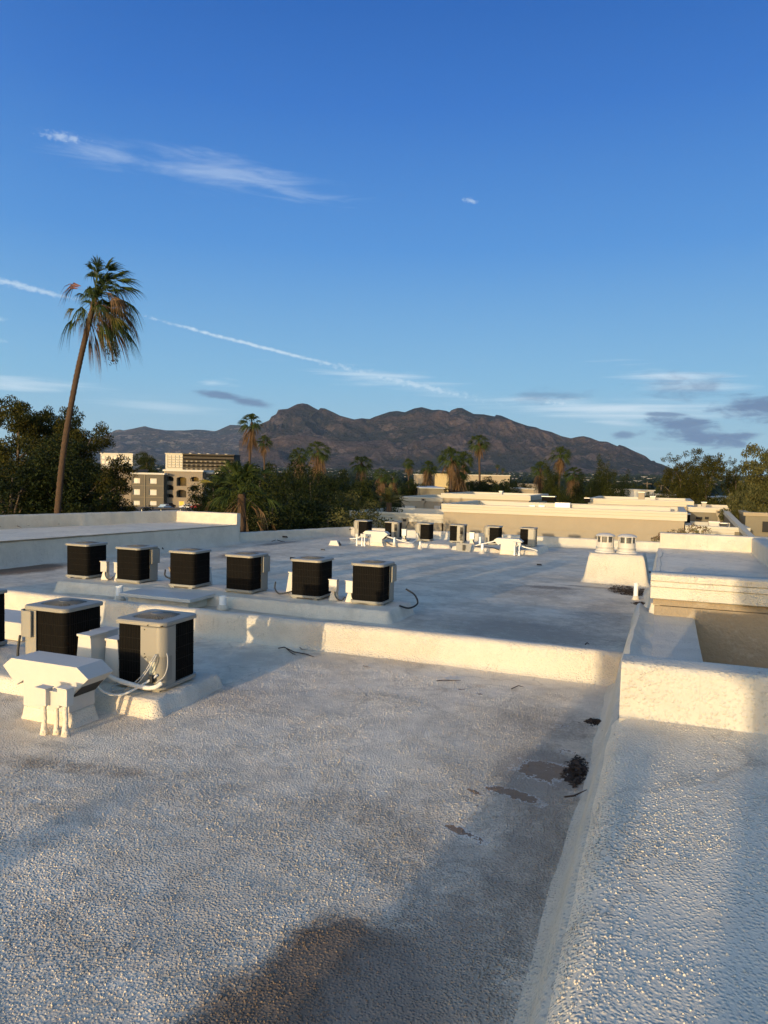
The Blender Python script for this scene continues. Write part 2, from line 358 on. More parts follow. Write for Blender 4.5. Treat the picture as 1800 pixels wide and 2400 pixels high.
tag(rawmesh('ground', V, Fq, groundm, smooth=True), kind='structure')

SIL = [(560,1030),(596,1003),(614,991),(631,984),(636,975),(647,970),(652,959),(674,957),(696,946),(710,944),(721,946),(739,956),(747,960),(750,955),(761,956),(779,964),(797,973),(830,982),(848,979),(866,981),(877,976),(913,964),(931,962),(949,965),(971,956),(989,953),(1014,960),(1029,959),(1047,962),(1053,965),(1058,960),(1072,955),(1083,955),(1094,961),(1110,969),(1134,970),(1159,975),(1163,971),(1175,973),(1189,979),(1205,986),(1237,997),(1256,1000),(1267,1005),(1292,1011),(1316,1021),(1338,1026),(1357,1022),(1368,1021),(1384,1025),(1404,1033),(1423,1034),(1448,1045),(1450,1041),(1464,1045),(1486,1056),(1502,1063),(1513,1068),(1526,1079),(1534,1079),(1537,1083),(1551,1087),(1580,1100),(1620,1110),(1680,1121),(1900,1128)]
SIL2 = [(-400,1100),(60,1075),(150,1045),(206,1027),(231,1023),(253,1017),(271,1007),(282,1006),(289,1008),(311,1004),(325,1001),(340,998),(349,1001),(362,1004),(391,1008),(434,1008),(459,1006),(477,1007),(505,1010),(517,1005),(539,995),(561,996),(600,1000),(680,1010),(800,1040)]
def mountain(name, sil, r_base, r_ridge, r_back, na, nr, seed, mat, relief, label):
    sd_ = [pxdir(x, y) for x, y in sil]; A = np.array([q[0] for q in sd_]); E = np.array([q[1] for q in sd_])
    aa = np.linspace(A[0], A[-1], na); ee = np.interp(aa, A, E)
    rr = np.concatenate([np.linspace(r_base, r_ridge, nr), np.linspace(r_ridge, r_back, 8)[1:]])
    AA, RR = np.meshgrid(aa, rr); EE = np.tile(ee, (len(rr), 1))
    smooth_e = np.convolve(np.pad(ee, 30, mode='edge'), np.ones(61) / 61, 'valid')
    X = RR * np.sin(AA); Y = RR * np.cos(AA)
    t_ = np.clip((RR - r_base) / (r_ridge - r_base), 0, 1)
    top = r_ridge * np.tan(EE); base = -5.0
    # spurs: ridged noise stretched along the slope, warped
    wx = vnoise(X, Y, 1 / 1500., 3, seed) * 500
    ridg = np.zeros_like(X)
    amp = 1.0; s_ = 1 / 1300.; tot = 0
    for o_ in range(6):
        n_ = vnoise((X + wx), (Y + wx * .6), s_, 1, seed + 11 * o_)
        ridg += amp * (1 - np.abs(n_) * 2.2); tot += amp; amp *= .58; s_ *= 2.05
    ridg /= tot
    ridg = np.clip(ridg, -.6, 1.0); env = t_ ** 1.25 * .55 + .45 * t_ ** 3
    smt = r_ridge * np.tan(np.tile(smooth_e, (len(rr), 1)))
    w_ = np.clip((t_ - .75) / .25, 0, 1) ** 1.5
    Hh = base + env * ((1 - w_) * smt + w_ * top) + relief * ridg * np.sin(PI * np.clip(t_, 0, 1)) ** .75 * (.35 + .65 * t_) * 1.15 * (top / top.max()) ** .5
    cap = RR * np.tan(EE) * .985 + 0
    Hh = np.where(t_ < .999, np.minimum(Hh, cap - (1 - t_) * 6), Hh)
    back = RR > r_ridge
    Hh = np.where(back, top * (1 - (RR - r_ridge) / (r_back - r_ridge) * .9), Hh)
    nv = len(rr); V = np.stack([X, Y, Hh], -1).reshape(-1, 3)
    idx = np.arange(nv * na).reshape(nv, na)
    Fq = np.stack([idx[:-1, :-1], idx[:-1, 1:], idx[1:, 1:], idx[1:, :-1]], -1).reshape(-1, 4)
    return tag(rawmesh(name, V, Fq, mat, smooth=False, attrs={'ridge': ridg.reshape(-1)}), kind='structure')
def rockmat(name, rock, scrub_and_shade, pale, pa):
    m_, t, b = newmat(name); v = objvec(t)
    n1 = tnoise(t, .0035, 8, .7, v); n2 = tnoise(t, .012, 6, .75, v); g = N(t, 'ShaderNodeNewGeometry'); sp = N(t, 'ShaderNodeSeparateXYZ'); L(t, g.outputs['Normal'], sp.inputs[0])
    steep = mrange(t, math_(t, 'ADD', sp.outputs[2], math_(t, 'MULTIPLY', math_(t, 'SUBTRACT', n2, .5), .9)), .45, .85)
    ra = N(t, 'ShaderNodeAttribute'); ra.attribute_name = 'ridge'; rk = mrange(t, math_(t, 'ADD', ra.outputs['Fac'], math_(t, 'MULTIPLY', math_(t, 'SUBTRACT', n2, .5), .9)), .30, .85)
    steep = math_(t, 'MULTIPLY', steep, math_(t, 'SUBTRACT', 1.0, math_(t, 'MULTIPLY', rk, .75)))
    cc = mixc(t, steep, rock, scrub_and_shade); cc = mixc(t, math_(t, 'MULTIPLY', math_(t, 'SUBTRACT', 1.0, rk), .7), cc, scrub_and_shade); cc = mixc(t, math_(t, 'MULTIPLY', mrange(t, math_(t, 'MULTIPLY', n1, math_(t, 'ADD', n2, .5)), .52, .62), pa), cc, pale)  # ravines darkened in colour to stand in for shade between the ridges
    L(t, cc, b.inputs['Base Color']); b.inputs['Roughness'].default_value = .95; b.inputs['Specular IOR Level'].default_value = .05
    bp = N(t, 'ShaderNodeBump'); bp.inputs['Distance'].default_value = 110; bp.inputs['Strength'].default_value = 1; L(t, tnoise(t, .008, 7, .7, v), bp.inputs['Height']); L(t, bp.outputs[0], b.inputs['Normal'])
    return m_
mountain('mountain', SIL, 5200, 8000, 9500, 800, 170, 3.3, rockmat('rocky_slope', (.088, .064, .060), (.018, .021, .022), (.145, .11, .10), .6), 420, '')
mountain('far_mountain_range', SIL2, 9500, 14000, 16000, 300, 60, 8.1, rockmat('far_rocky_slope', (.085, .062, .053), (.028, .033, .034), (.24, .20, .165), .75), 190, '')

# ---------------------------------------------------------------- our building: decks, parapets, curbs
bld = thing('flat_roofed_building', 'white foam coated flat roof building in the foreground, with parapets and equipment curbs', 'building', (0, 0, GZ))
def inb(o):                                           # parts of the building keep world coordinates
    o.parent = bld; o.matrix_parent_inverse = Matrix.Translation((0, 0, -GZ)); return o
def zb(y): return -2.86 - max(0, y - 13) * .0205      # the rear deck falls away from us
def blobs(X, Y, lst):
    o = np.zeros_like(X)
    for x, y, rx, ry, rot, s_ in lst:
        c_, n_ = math.cos(rot), math.sin(rot); u = ((X - x) * c_ + (Y - y) * n_) / rx; v_ = (-(X - x) * n_ + (Y - y) * c_) / ry
        o = np.maximum(o, s_ * np.clip(1.5 - np.sqrt(u * u + v_ * v_), 0, 1))
    return o
LISTS = []
def deck(name, x0, x1, y0, y1, step, zfun, mat, amp, st=(), gr=(), pe=(), dk=(), seed=0):
    nx = int((x1 - x0) / step) + 1; ny = int((y1 - y0) / step) + 1
    X, Y = np.meshgrid(np.linspace(x0, x1, nx), np.linspace(y0, y1, ny))
    Zc = zfun(X, Y) + vnoise(X, Y, .8, 3, seed) * amp + vnoise(X, Y, .25, 2, seed + 5) * amp * 1.6
    idx = np.arange(nx * ny).reshape(ny, nx)
    Fq = np.stack([idx[:-1, :-1], idx[:-1, 1:], idx[1:, 1:], idx[1:, :-1]], -1).reshape(-1, 4)
    P_ = blobs(X, Y, pe); LISTS.append((st, gr, pe, dk))
    return inb(rawmesh(name, np.stack([X, Y, Zc], -1).reshape(-1, 3), Fq, mat, smooth=True,
        attrs={'stain': blobs(X, Y, st), 'grey': blobs(X, Y, gr), 'peel': P_, 'dark': blobs(X, Y, dk)}))
NEAR = None
deck('roof_deck', -15, -.35, 0.6, 10.75, .055, lambda X, Y: -2.8 + 0 * X, foam_deck, .010,
     st=[(-1.62, 3.15, .55, .85, -.35, .95), (-1.72, 3.75, .36, .42, -.3, .8), (-1.2, 2.9, .42, .7, 0, .66), (-1.5, 3.65, .42, .5, 0, .85), (-8, 9.2, 1.2, .3, 0, .45), (-5.2, 5.2, 1.5, .18, .2, .42), (-.85, 6.95, .28, .5, .1, .5), (-.85, 8.2, .3, .5, 0, .4)],
     gr=[(-1.1, 3.4, .5, 1.6, 0, .9), (-.85, 5.2, .35, 2.4, 0, .75), (-1.5, 4.9, .7, .8, .4, .6), (-3.4, 8.4, .8, .35, .2, .45), (-4.3, 6.0, .9, .3, .2, .4), (-2.2, 5.6, .6, .5, 0, .5), (-1.2, 8.3, .7, .7, 0, .6), (-1.0, 6.8, .45, .9, .1, .95)],
     pe=[(-1.0, 6.92, .30, .27, -.36, .68), (-1.15, 6.30, .34, .10, -.36, .60), (-.85, 7.5, .14, .10, -.3, .55), (-1.48, 6.2, .13, .05, -.36, .55), (-1.42, 5.95, .12, .04, -.3, .52), (-1.38, 5.45, .36, .06, -.36, .60), (-2.35, 9.15, .35, .10, -.3, .44), (-.9, 8.3, .2, .15, 0, .36)],
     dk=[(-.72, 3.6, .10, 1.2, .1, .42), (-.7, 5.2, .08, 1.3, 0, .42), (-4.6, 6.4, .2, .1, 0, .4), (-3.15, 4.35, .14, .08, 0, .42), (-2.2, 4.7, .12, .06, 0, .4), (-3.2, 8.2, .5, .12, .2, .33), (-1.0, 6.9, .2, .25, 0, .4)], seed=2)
foam_rear = foam('weathered_foam_deck', (.70, .61, .48), .012, 50, .03, True, .7)
deck('roof_deck', -18.3, -.15, 10.45, 36.8, .13, lambda X, Y: np.vectorize(zb)(Y), foam_rear, .018,
     st=[(-17.2, 15.6, .9, 1.6, 0, .85), (-14.8, 23.6, .7, 1.6, .1, .8), (-13.2, 22.0, .6, .5, 0, .55), (-16.4, 29, .5, 2.6, 0, .5), (-2.9, 20.3, .9, .4, 0, .62), (-1.9, 21.1, 1.1, .25, 0, .5), (-7.9, 14.6, .4, .5, 0, .35)],
     gr=[(-2.3, 13.6, 1.8, 1.3, 0, .85), (-3.2, 19.5, 1.6, 1.4, 0, .6), (-1.2, 16, .8, 3, 0, .6), (-5.6, 17.4, 1.4, .8, 0, .5), (-4.3, 13.4, .5, .6, 0, .5), (-8.5, 19, 3, 2, 0, .35)],
     dk=[(-.95, 14.6, .14, 2.2, 0, .42), (-1.6, 12.6, .5, .25, 0, .36), (-5, 17.5, 1.2, .3, 0, .32)], seed=17)
deck('raised_roof_deck', -.37, 2.25, 0.3, 5.85, .035, lambda X, Y: -1.8 - np.where(X < -.18, ((-.18 - X) / .16) ** 2 * .13, 0), foam_raised, .010, seed=31,
     gr=[(1.2, 5.2, 1.3, .5, 0, .45)])
deck('raised_roof_deck', -.14, 2.25, 11.8, 20.95, .09, lambda X, Y: -1.8 + 0 * X, foam_raised, .010, seed=41,
     gr=[(1.0, 14, 1.4, 3, 0, .4)])
deck('raised_roof_deck', -21.8, -17.7, 9, 27.6, .2, lambda X, Y: -2.12 - (Y - 16) * .018, foam_raised, .012, seed=51)

def beads(name, x0, x1, y0, y1, n, zfun, amp, seed, mat, rmin, rmax, which=0):
    r_ = np.random.default_rng(seed); x = r_.uniform(x0, x1, n); y = y0 + (y1 - y0) * r_.random(n) ** 1.15
    dn = vnoise(x, y, 1.4, 3, seed + 20); keep = r_.random(n) < np.clip(.62 + dn * 1.3, .12, 1); x, y = x[keep], y[keep]; n = len(x)
    z = zfun(x, y) + vnoise(x, y, .8, 3, seed) * amp + vnoise(x, y, .25, 2, seed + 5) * amp * 1.6
    ra = r_.uniform(rmin, rmax, n) * (.7 + .6 * r_.random(n)); h = ra * r_.uniform(.55, 1.0, n); a0 = r_.random(n) * 6.3; V = []
    for k in range(5): a = a0 + k * 2 * PI / 5; V.append(np.stack([x + ra * np.cos(a), y + ra * np.sin(a), z - .002], -1))
    for k in range(5): a = a0 + k * 2 * PI / 5 + .3; V.append(np.stack([x + ra * .6 * np.cos(a), y + ra * .6 * np.sin(a), z + h * .75], -1))
    V.append(np.stack([x, y, z + h], -1)); V = np.stack(V, 1).reshape(-1, 3); b_ = np.arange(n)[:, None] * 11; F_ = []
    for k in range(5):
        j = (k + 1) % 5; F_ += [[k, j, 5 + j], [k, 5 + j, 5 + k], [5 + k, 5 + j, 10]]
    Fq = (b_[:, None, :] + np.array(F_)[None]).reshape(-1, 3)
    at4 = [np.repeat(blobs(x, y, l), 11) for l in LISTS[which]]
    o = inb(rawmesh(name, V, Fq, mat, smooth=True, attrs=dict(zip(('stain', 'grey', 'peel', 'dark'), at4)))); o['kind'] = 'stuff'; return o
beads('coating_beads', -5.6, -.62, 2.2, 9.6, 60000, lambda X, Y: -2.8 + 0 * X, .010, 2, foam_deck, .0035, .0075)
beads('coating_beads', -.30, 1.6, 2.0, 5.7, 16000, lambda X, Y: -1.8 - np.where(X < -.18, ((-.18 - X) / .16) ** 2 * .13, 0), .010, 31, foam_raised, .003, .0065, 2)

def sweep(name, prof, p0, p1, mat, step=.12, amp=.012, seed=0, closed=True, ends=True, wob=.0):
    """prof: (offset to the left-hand side of the run, height) pairs; p0->p1 is the run"""
    p0 = Vector(p0); p1 = Vector(p1); d = (p1 - p0); Lh = d.length; d.normalize(); side = Vector((-d.y, d.x, 0)).normalized()
    # refine profile
    pr = []
    K = len(prof); rng_ = range(K if closed else K - 1)
    for i in rng_:
        a = prof[i]; b_ = prof[(i + 1) % K]; n = max(1, int(math.hypot(b_[0] - a[0], b_[1] - a[1]) / (step * 1.2)))
        for k in range(n): pr.append((a[0] + (b_[0] - a[0]) * k / n, a[1] + (b_[1] - a[1]) * k / n))
    if not closed: pr.append(prof[-1])
    ns = max(2, int(Lh / step)); m_ = len(pr); vs = []
    for i in range(ns + 1):
        s_ = Lh * i / ns; c_ = p0 + d * s_
        wv = wob * noise.noise(Vector((s_ * .7, seed, 1.3))) + wob * .4 * noise.noise(Vector((s_ * 2.3, seed, 7)))
        for o_, h in pr:
            q = c_ + side * (o_ + wv) + Vector((0, 0, h))
            n_ = noise.noise_vector(Vector(q) * 2.2 + Vector((seed, 0, 0))) * amp
            vs.append(q + n_)
    kk = m_ if closed else m_ - 1
    fs = [(i * m_ + k, i * m_ + (k + 1) % m_, (i + 1) * m_ + (k + 1) % m_, (i + 1) * m_ + k) for i in range(ns) for k in range(kk)]
    mb = MB().add(vs, fs)
    if ends and closed: mb.fc += [tuple(range(m_)), tuple(range(ns * m_, ns * m_ + m_))[::-1]]
    o = mb.build(name, mat, auto=math.radians(50)); return o
def rprof(w, h, r, fil=0.0, base=-.05, tilt=0.0):
    """rounded wall section w wide and h high; side +offset gets a cove of size fil at the foot; tilt leans both faces in"""
    p = [(-tilt - fil * 1.0, base)] if False else []
    L_ = []
    if fil:
        for k in range(5):
            a = PI / 2 * k / 4; L_.append((w + fil * (1 - math.sin(a)), fil * (1 - math.cos(a)) ))
        L_ = [(w + fil, base)] + L_
    else: L_ = [(w, base)]
    tp = []
    for k in range(5):
        a = PI / 2 * k / 4; tp.append((w - tilt - r + r * math.cos(a), h - r + r * math.sin(a)))
    tp2 = []
    for k in range(5):
        a = PI / 2 + PI / 2 * k / 4; tp2.append((tilt + r + r * math.cos(a), h - r + r * math.sin(a)))
    return L_ + tp + tp2 + [(0, base)]
# cross parapet: near face towards us.  run goes from +X to -X so the left-hand side is -Y
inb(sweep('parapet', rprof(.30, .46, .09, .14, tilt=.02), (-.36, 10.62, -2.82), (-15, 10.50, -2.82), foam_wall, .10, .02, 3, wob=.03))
inb(sweep('parapet', rprof(.34, .42, .05, .03), (2.3, 6.09, -1.8), (-.27, 6.09, -1.8), foam_wall, .06, .009, 5))
inb(sweep('side_cant', [(-.14, -2.0), (.0, -1.96), (.08, -1.89), (.12, -1.915), (.155, -1.99), (.20, -2.2), (.25, -2.5), (.29, -2.66), (.34, -2.76), (.43, -2.815), (-.1, -2.9)], (-.22, 0.3, 0), (-.22, 11.9, 0), foam_wall, .09, .010, 9, wob=.03))
inb(sweep('wall_top', [(.0, -2.02), (.03, -2.0), (.60, -2.0), (.63, -2.02), (.63, -2.4), (0, -2.4)], (.46, 5.95, 0), (.46, 11.6, 0), foam_wall, .12, .006, 12))
# recess walls of the small light court
inb(MB().box(.05, .45, 6.0, 11.5, GZ, -2.03).build('recess_wall', stucco_near))
inb(MB().box(-.10, 5.6, 11.56, 11.9, GZ, -1.86).build('recess_wall', stucco_near))
inb(MB().box(4.9, 5.2, 6.0, 11.5, GZ, -1.82).build('recess_wall', stucco_near))
# second parapet with its moulded cornice
corn = [(.0, -1.39), (.02, -1.37), (.36, -1.37), (.385, -1.39), (.385, -1.47), (.36, -1.49), (.37, -1.50), (.37, -1.56), (.345, -1.575), (.345, -1.74), (.32, -1.755), (.30, -1.76), (.0, -1.76)]
inb(sweep('parapet', corn, (5.7, 11.84, 0), (-.16, 11.84, 0), foam_wall, .14, .004, 15))
inb(MB().box(-.12, 5.6, 11.575, 11.82, -1.85, -1.74).build('parapet_core', stucco_near))
# raised deck side wall and parapets round the far raised deck
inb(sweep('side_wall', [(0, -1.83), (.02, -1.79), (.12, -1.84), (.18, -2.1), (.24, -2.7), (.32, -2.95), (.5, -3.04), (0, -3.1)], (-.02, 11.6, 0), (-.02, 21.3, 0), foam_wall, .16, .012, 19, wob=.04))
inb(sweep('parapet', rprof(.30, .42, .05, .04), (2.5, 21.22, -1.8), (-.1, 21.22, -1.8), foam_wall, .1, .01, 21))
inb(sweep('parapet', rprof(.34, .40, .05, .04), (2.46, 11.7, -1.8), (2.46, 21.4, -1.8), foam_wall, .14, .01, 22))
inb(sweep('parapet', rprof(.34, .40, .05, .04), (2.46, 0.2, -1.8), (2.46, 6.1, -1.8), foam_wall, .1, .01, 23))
# rear parapet of the main deck and its left side
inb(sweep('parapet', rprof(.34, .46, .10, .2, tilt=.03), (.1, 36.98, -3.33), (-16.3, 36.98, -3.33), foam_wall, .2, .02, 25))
inb(sweep('parapet', rprof(.30, .46, .10, .2, tilt=.03), (-16.4, 36.9, -3.33), (-18.3, 27.4, -3.15), foam_wall, .2, .02, 26))
# raised deck on the left, its near wall and parapets
inb(sweep('side_wall', [(0, .02), (-.0, .0), (-.08, -.04), (-.12, -.3), (-.16, -.68), (-.3, -.80), (-.5, -.88), (0, -1.0)], (-17.95, 9, -2.02), (-17.75, 27.6, -2.33), foam_wall, .2, .015, 29))
inb(sweep('parapet', rprof(.3, .52, .07, .08), (-17.72, 27.92, -2.33), (-21.3, 27.92, -2.33), foam_wall, .14, .012, 31))
inb(MB().prism([(-17.72, 27.62, -2.2), (-17.72, 27.91, -2.2), (-17.74, 27.91, -3.3), (-17.74, 27.5, -3.3)], (-.3, 0, 0)).build('wall_end', foam_wall))
inb(sweep('parapet', rprof(.3, .55, .07, .08), (-21.2, 27.9, -2.35), (-23.9, 12, -2.2), foam_wall, .2, .015, 33)) 
# outer walls, down to the ground
inb(MB().box(-18.2, -.2, 10.6, 36.95, GZ, -3.42).build('outer_wall', stucco))
inb(MB().box(-15.2, -.30, -8, 10.5, GZ, -2.95).build('outer_wall', stucco)); inb(MB().box(-.2, 2.5, -8, 5.95, GZ, -1.95).build('outer_wall', stucco))
inb(MB().box(0, 2.5, 11.85, 21.2, GZ, -1.95).build('outer_wall', stucco)); inb(MB().box(-24, -18.2, 8, 27.9, GZ, -2.6).build('outer_wall', stucco))
inb(MB().box(-14.9, -.35, -8, .7, -2.9, -2.815).build('roof_deck', foam_deck)); inb(MB().box(-.3, 2.45, -8, .35, -1.9, -1.815).build('raised_roof_deck', foam_raised))
# equipment curbs
def hf(name, x0, x1, y0, y1, z0, z1, seed, w=.10, r=.12, tail=.3, step=.035, amp=.012, mat=None, top=None):
    """moulded foam mound: rounded box shape raised out of the deck, with a soft cove at its foot"""
    nx = int((x1 - x0 + 2 * tail) / step) + 1; ny = int((y1 - y0 + 2 * tail) / step) + 1
    X, Y = np.meshgrid(np.linspace(x0 - tail, x1 + tail, nx), np.linspace(y0 - tail, y1 + tail, ny))
    cx, cy, hx_, hy_ = (x0 + x1) / 2, (y0 + y1) / 2, (x1 - x0) / 2 - r, (y1 - y0) / 2 - r
    wv = vnoise(X, Y, 2.2, 3, seed) * .035
    qx, qy = np.abs(X - cx) - hx_, np.abs(Y - cy) - hy_
    sd_ = np.hypot(np.maximum(qx, 0), np.maximum(qy, 0)) + np.minimum(np.maximum(qx, qy), 0) - r + wv
    u = np.clip(-sd_ / w + .35, 0, 1); hh = (u * u * (3 - 2 * u)) ** .8 * .86
    cove = .14 * np.clip(1 - np.maximum(sd_ - w * .2, 0) / (tail * .8), 0, 1) ** 2.2
    Zh = z0 - .03 + (z1 - z0 + .03) * (hh + cove) + vnoise(X, Y, 3.0, 3, seed + 4) * amp
    idx = np.arange(nx * ny).reshape(ny, nx); Fq = np.stack([idx[:-1, :-1], idx[:-1, 1:], idx[1:, 1:], idx[1:, :-1]], -1).reshape(-1, 4)
    return inb(rawmesh(name, np.stack([X, Y, Zh], -1).reshape(-1, 3), Fq, mat or foam_curb, smooth=True))
def curb(x0, x1, y0, y1, z0, z1, seed, fil=.12): hf('equipment_curb', x0, x1, y0, y1, z0, z1, seed, step=.035 if y0 < 20 else .05)
curb(-13.3, -4.85, 12.95, 14.35, -2.87, -2.62, 61)
curb(-9.6, -5.28, 6.62, 8.0, -2.81, -2.62, 65)
curb(-13.8, -10.6, 31.1, 33.9, -3.24, -3.06, 69)
curb(-10.5, -9.0, 31.5, 33.9, -3.24, -3.06, 70)
curb(-8.8, -5.0, 31.0, 33.9, -3.24, -3.06, 72)
# curb box under the twin vents
hf('vent_curb', -2.16, -.42, 22.2, 23.45, -3.06, -2.17, 75, w=.2, r=.06, tail=.4, step=.04, mat=foam_wall)

# ---------------------------------------------------------------- unseen blocks added behind the viewer to throw the long shadows
TA = math.tan(SAZ)
casters = thing('shadow_casters', 'unseen shadow casting blocks added behind the viewpoint', 'shadow caster', (0, -8, -2))
def pb(name, x0, x1, z0, z1, y0=-7.6, y1=-7.0):
    o = MB().box(x0, x1, y0, y1, z0, z1).build(name, foam_wall, bevel=.04); o.parent = casters; o.matrix_parent_inverse = Matrix.Translation((0, 8, 2)); return o
def xs(x, y): return x - TA * (y + 7)                  # where the sun ray through (x, y) crosses the plane of the blocks
pb('tall_shadow_block', xs(-.80, 10.3), xs(-.47, 10.3), -2.9, -.02)
pb('low_shadow_block', xs(-.47, 10.3), xs(.05, 5.6), -2.9, -.63)
pb('right_shadow_block', xs(.61, 5.7), 4.5, -2.9, 1.8, -10, -7)
pb('upper_shadow_block', xs(1.0, 11.5), 4.5, -.06, 1.9, -9.9, -6.95)
pb('streak_shadow_block', xs(-4.5, 4.3) - .0, xs(-4.2, 4.3), -2.9, -1.69)
pb('streak_shadow_block', xs(-5.75, 4.9), xs(-5.3, 4.9), -2.9, -1.77)

# ---------------------------------------------------------------- condensing units
W_ = .71
def rsq(h, r, seg=5):
    """rounded square outline, half size h"""
    o = []
    for cx, cy, a0 in ((h - r, -(h - r), -PI / 2), (h - r, h - r, 0), (-(h - r), h - r, PI / 2), (-(h - r), -(h - r), PI)):
        for k in range(seg + 1):
            a = a0 + PI / 2 * k / seg; o.append((cx + r * math.cos(a), cy + r * math.sin(a)))
    return o
def loop_solid(mb, rings):
    n = len(rings[0]); vs = [p for r in rings for p in r]
    fs = [(i * n + k, i * n + (k + 1) % n, (i + 1) * n + (k + 1) % n, (i + 1) * n + k) for i in range(len(rings) - 1) for k in range(n)]
    fs += [tuple(range(n))[::-1], tuple(range((len(rings) - 1) * n, len(rings) * n))]
    mb.add(vs, fs)
def outline_wrap(mb, h, r, s0, s1, z0, z1, off, th=.012):
    """sheet panel that follows the casing outline between arc positions s0..s1; s=0 is the (+X,-Y) corner centre"""
    pts = []
    n = 26
    side = h - r; arc = r * PI / 4
    for i in range(n + 1):
        s_ = s0 + (s1 - s0) * i / n; sg = 1 if s_ >= 0 else -1; a = abs(s_)
        if a <= arc: an = -PI / 4 + sg * a / r; p = (side + (r + off) * math.cos(an), -side + (r + off) * math.sin(an))
        elif sg > 0: p = (h + off, -side + (a - arc))
        else: p = (side - (a - arc), -(h + off))
        q = an if a <= arc else (0 if sg > 0 else -PI / 2)
        pts.append((p, (math.cos(q), math.sin(q))))
    vs = []
    for (p, nn) in pts:
        for o_ in (0, -th):
            for z in (z0, z1): vs.append((p[0] + nn[0] * o_, p[1] + nn[1] * o_, z))
    fs = []
    for i in range(n):
        a = i * 4; b_ = a + 4
        fs += [(a, b_, b_ + 1, a + 1), (a + 2, a + 3, b_ + 3, b_ + 2), (a + 1, b_ + 1, b_ + 3, a + 3), (a, a + 2, b_ + 2, b_)]
    fs += [(0, 1, 3, 2), (n * 4, n * 4 + 2, n * 4 + 3, n * 4 + 1)]
    mb.add(vs, fs)
H_ = .84
def make_condenser(detail=True, box_out=False, open_guts=False):
    t = thing('condensing_unit', '', 'air conditioner')
    h = W_ / 2; r = .085
    mb = MB(); loop_solid(mb, [[(x, y, z) for x, y in rsq(h + .008, r)] for z in (.035, .085)])
    mb.build('base_pan', unit_metal, t, bevel=.006)
    for s_ in (-1, 1): 
        MB().box(s_ * .24 - .05, s_ * .24 + .05, -h + .02, h - .02, 0, .036).build('foot', unit_metal, t)
    mb = MB(); loop_solid(mb, [[(x, y, z) for x, y in rsq(h - .02, r - .01)] for z in (.085, H_ - .06)])
    mb.build('coil', unit_dark, t, smooth=False)
    g = MB()
    for k in range(1, 15):
        u = -h + r * .8 + (W_ - 1.6 * r) * k / 15
        for z0_ in (0,):
            w_ = .0014
            g.box(u - w_, u + w_, -h + .016, -h + .021, .09, H_ - .06); g.box(u - w_, u + w_, h - .021, h - .016, .09, H_ - .06)
            g.box(h - .021, h - .016, u - w_, u + w_, .09, H_ - .06); g.box(-h + .016, -h + .021, u - w_, u + w_, .09, H_ - .06)
    for z in (.2, .34, .48, .62):
        loop_solid(g, [[(x, y, zz) for x, y in rsq(h - .0165, r - .01)] for zz in (z, z + .004)])
    tag(g.build('coil_guard', wire_mat, t), kind='stuff')
    mb = MB(); outline_wrap(mb, h, r, -.30, .215, .085, H_ - .055, .006); mb.build('corner_panel', unit_metal, t, auto=math.radians(40))
    mb = MB(); outline_wrap(mb, h, r, -.285, .175, .44, H_ - .06, .022 if not box_out else .055, .02); mb.build('control_cover', unit_metal, t, auto=math.radians(40))
    if detail:
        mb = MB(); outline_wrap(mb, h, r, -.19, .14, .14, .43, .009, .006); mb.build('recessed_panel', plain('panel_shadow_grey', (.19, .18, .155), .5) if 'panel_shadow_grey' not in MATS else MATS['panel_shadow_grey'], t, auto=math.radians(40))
        mb = MB().box(h - .19, h - .10, -h - .013, -h - .008, .22, .37); mb.build('rating_plate', MATS.get('rating_plate') or plain('rating_plate', (.52, .49, .36), .4), t)
        mb = MB().lathe([(.0, 0), (.026, 0), (.026, .006), (.012, .008), (0, .008)], 0, 0, 16); mb.v = [(x + h - .235, -h - .006 - z, y + .385) for x, y, z in mb.v]; mb.build('round_emblem', unit_metal, t)
        mb = MB()
        for (u, z) in ((-.29, H_ - .09), (-.29, .46), (-.29, .42), (-.29, .12), (-.06, H_ - .035), (-.25, H_ - .035)):
            mb.box(h + .045 + u - .005, h + .045 + u + .005, -h - .03, -h + .01, z - .005, z + .005)
        for z in (H_ - .09, .46, .12): mb.box(h - .01, h + .03, -h + .235, -h + .245, z - .005, z + .005)
        tag(mb.build('screws', wire_mat, t), kind='stuff')
    # top: rounded plate with a round opening
    out = rsq(h + .012, r + .01, 7); n = len(out)
    inn = []
    for i, (x, y) in enumerate(out): a = math.atan2(y, x); inn.append((.275 * math.cos(a), .275 * math.sin(a)))
    rings = [[(x, y, H_ - .048) for x, y in out], [(x, y, H_ - .014) for x, y in out], [(x * .97, y * .97, H_) for x, y in out], [(x * 1.06, y * 1.06, H_ + .008) for x, y in inn], [(x, y, H_ - .004) for x, y in inn], [(x, y, H_ - .12) for x, y in inn]]
    mb = MB(); mb.add([p for q in rings for p in q], [(i * n + k, i * n + (k + 1) % n, (i + 1) * n + (k + 1) % n, (i + 1) * n + k) for i in range(5) for k in range(n)])
    mb.build('top_cap', unit_metal, t, auto=math.radians(35))
    g = MB()
    for k in range(9): 
        rr = .07 + k * .0255; pts = [(rr * math.cos(2 * PI * q / 28), rr * math.sin(2 * PI * q / 28), H_ + .03 - .03 * (rr / .28) ** 2) for q in range(29)]
        g.tube(pts, .0028, 4, False)
    for k in range(40 if detail else 24):
        a = 2 * PI * k / (40 if detail else 24); g.tube([(.07 * math.cos(a), .07 * math.sin(a), H_ + .029), (.18 * math.cos(a + .12), .18 * math.sin(a + .12), H_ + .018), (.278 * math.cos(a + .2), .278 * math.sin(a + .2), H_ + .0)], .003, 4, False)
    gr = g.build('fan_grille', grille_mat, t)
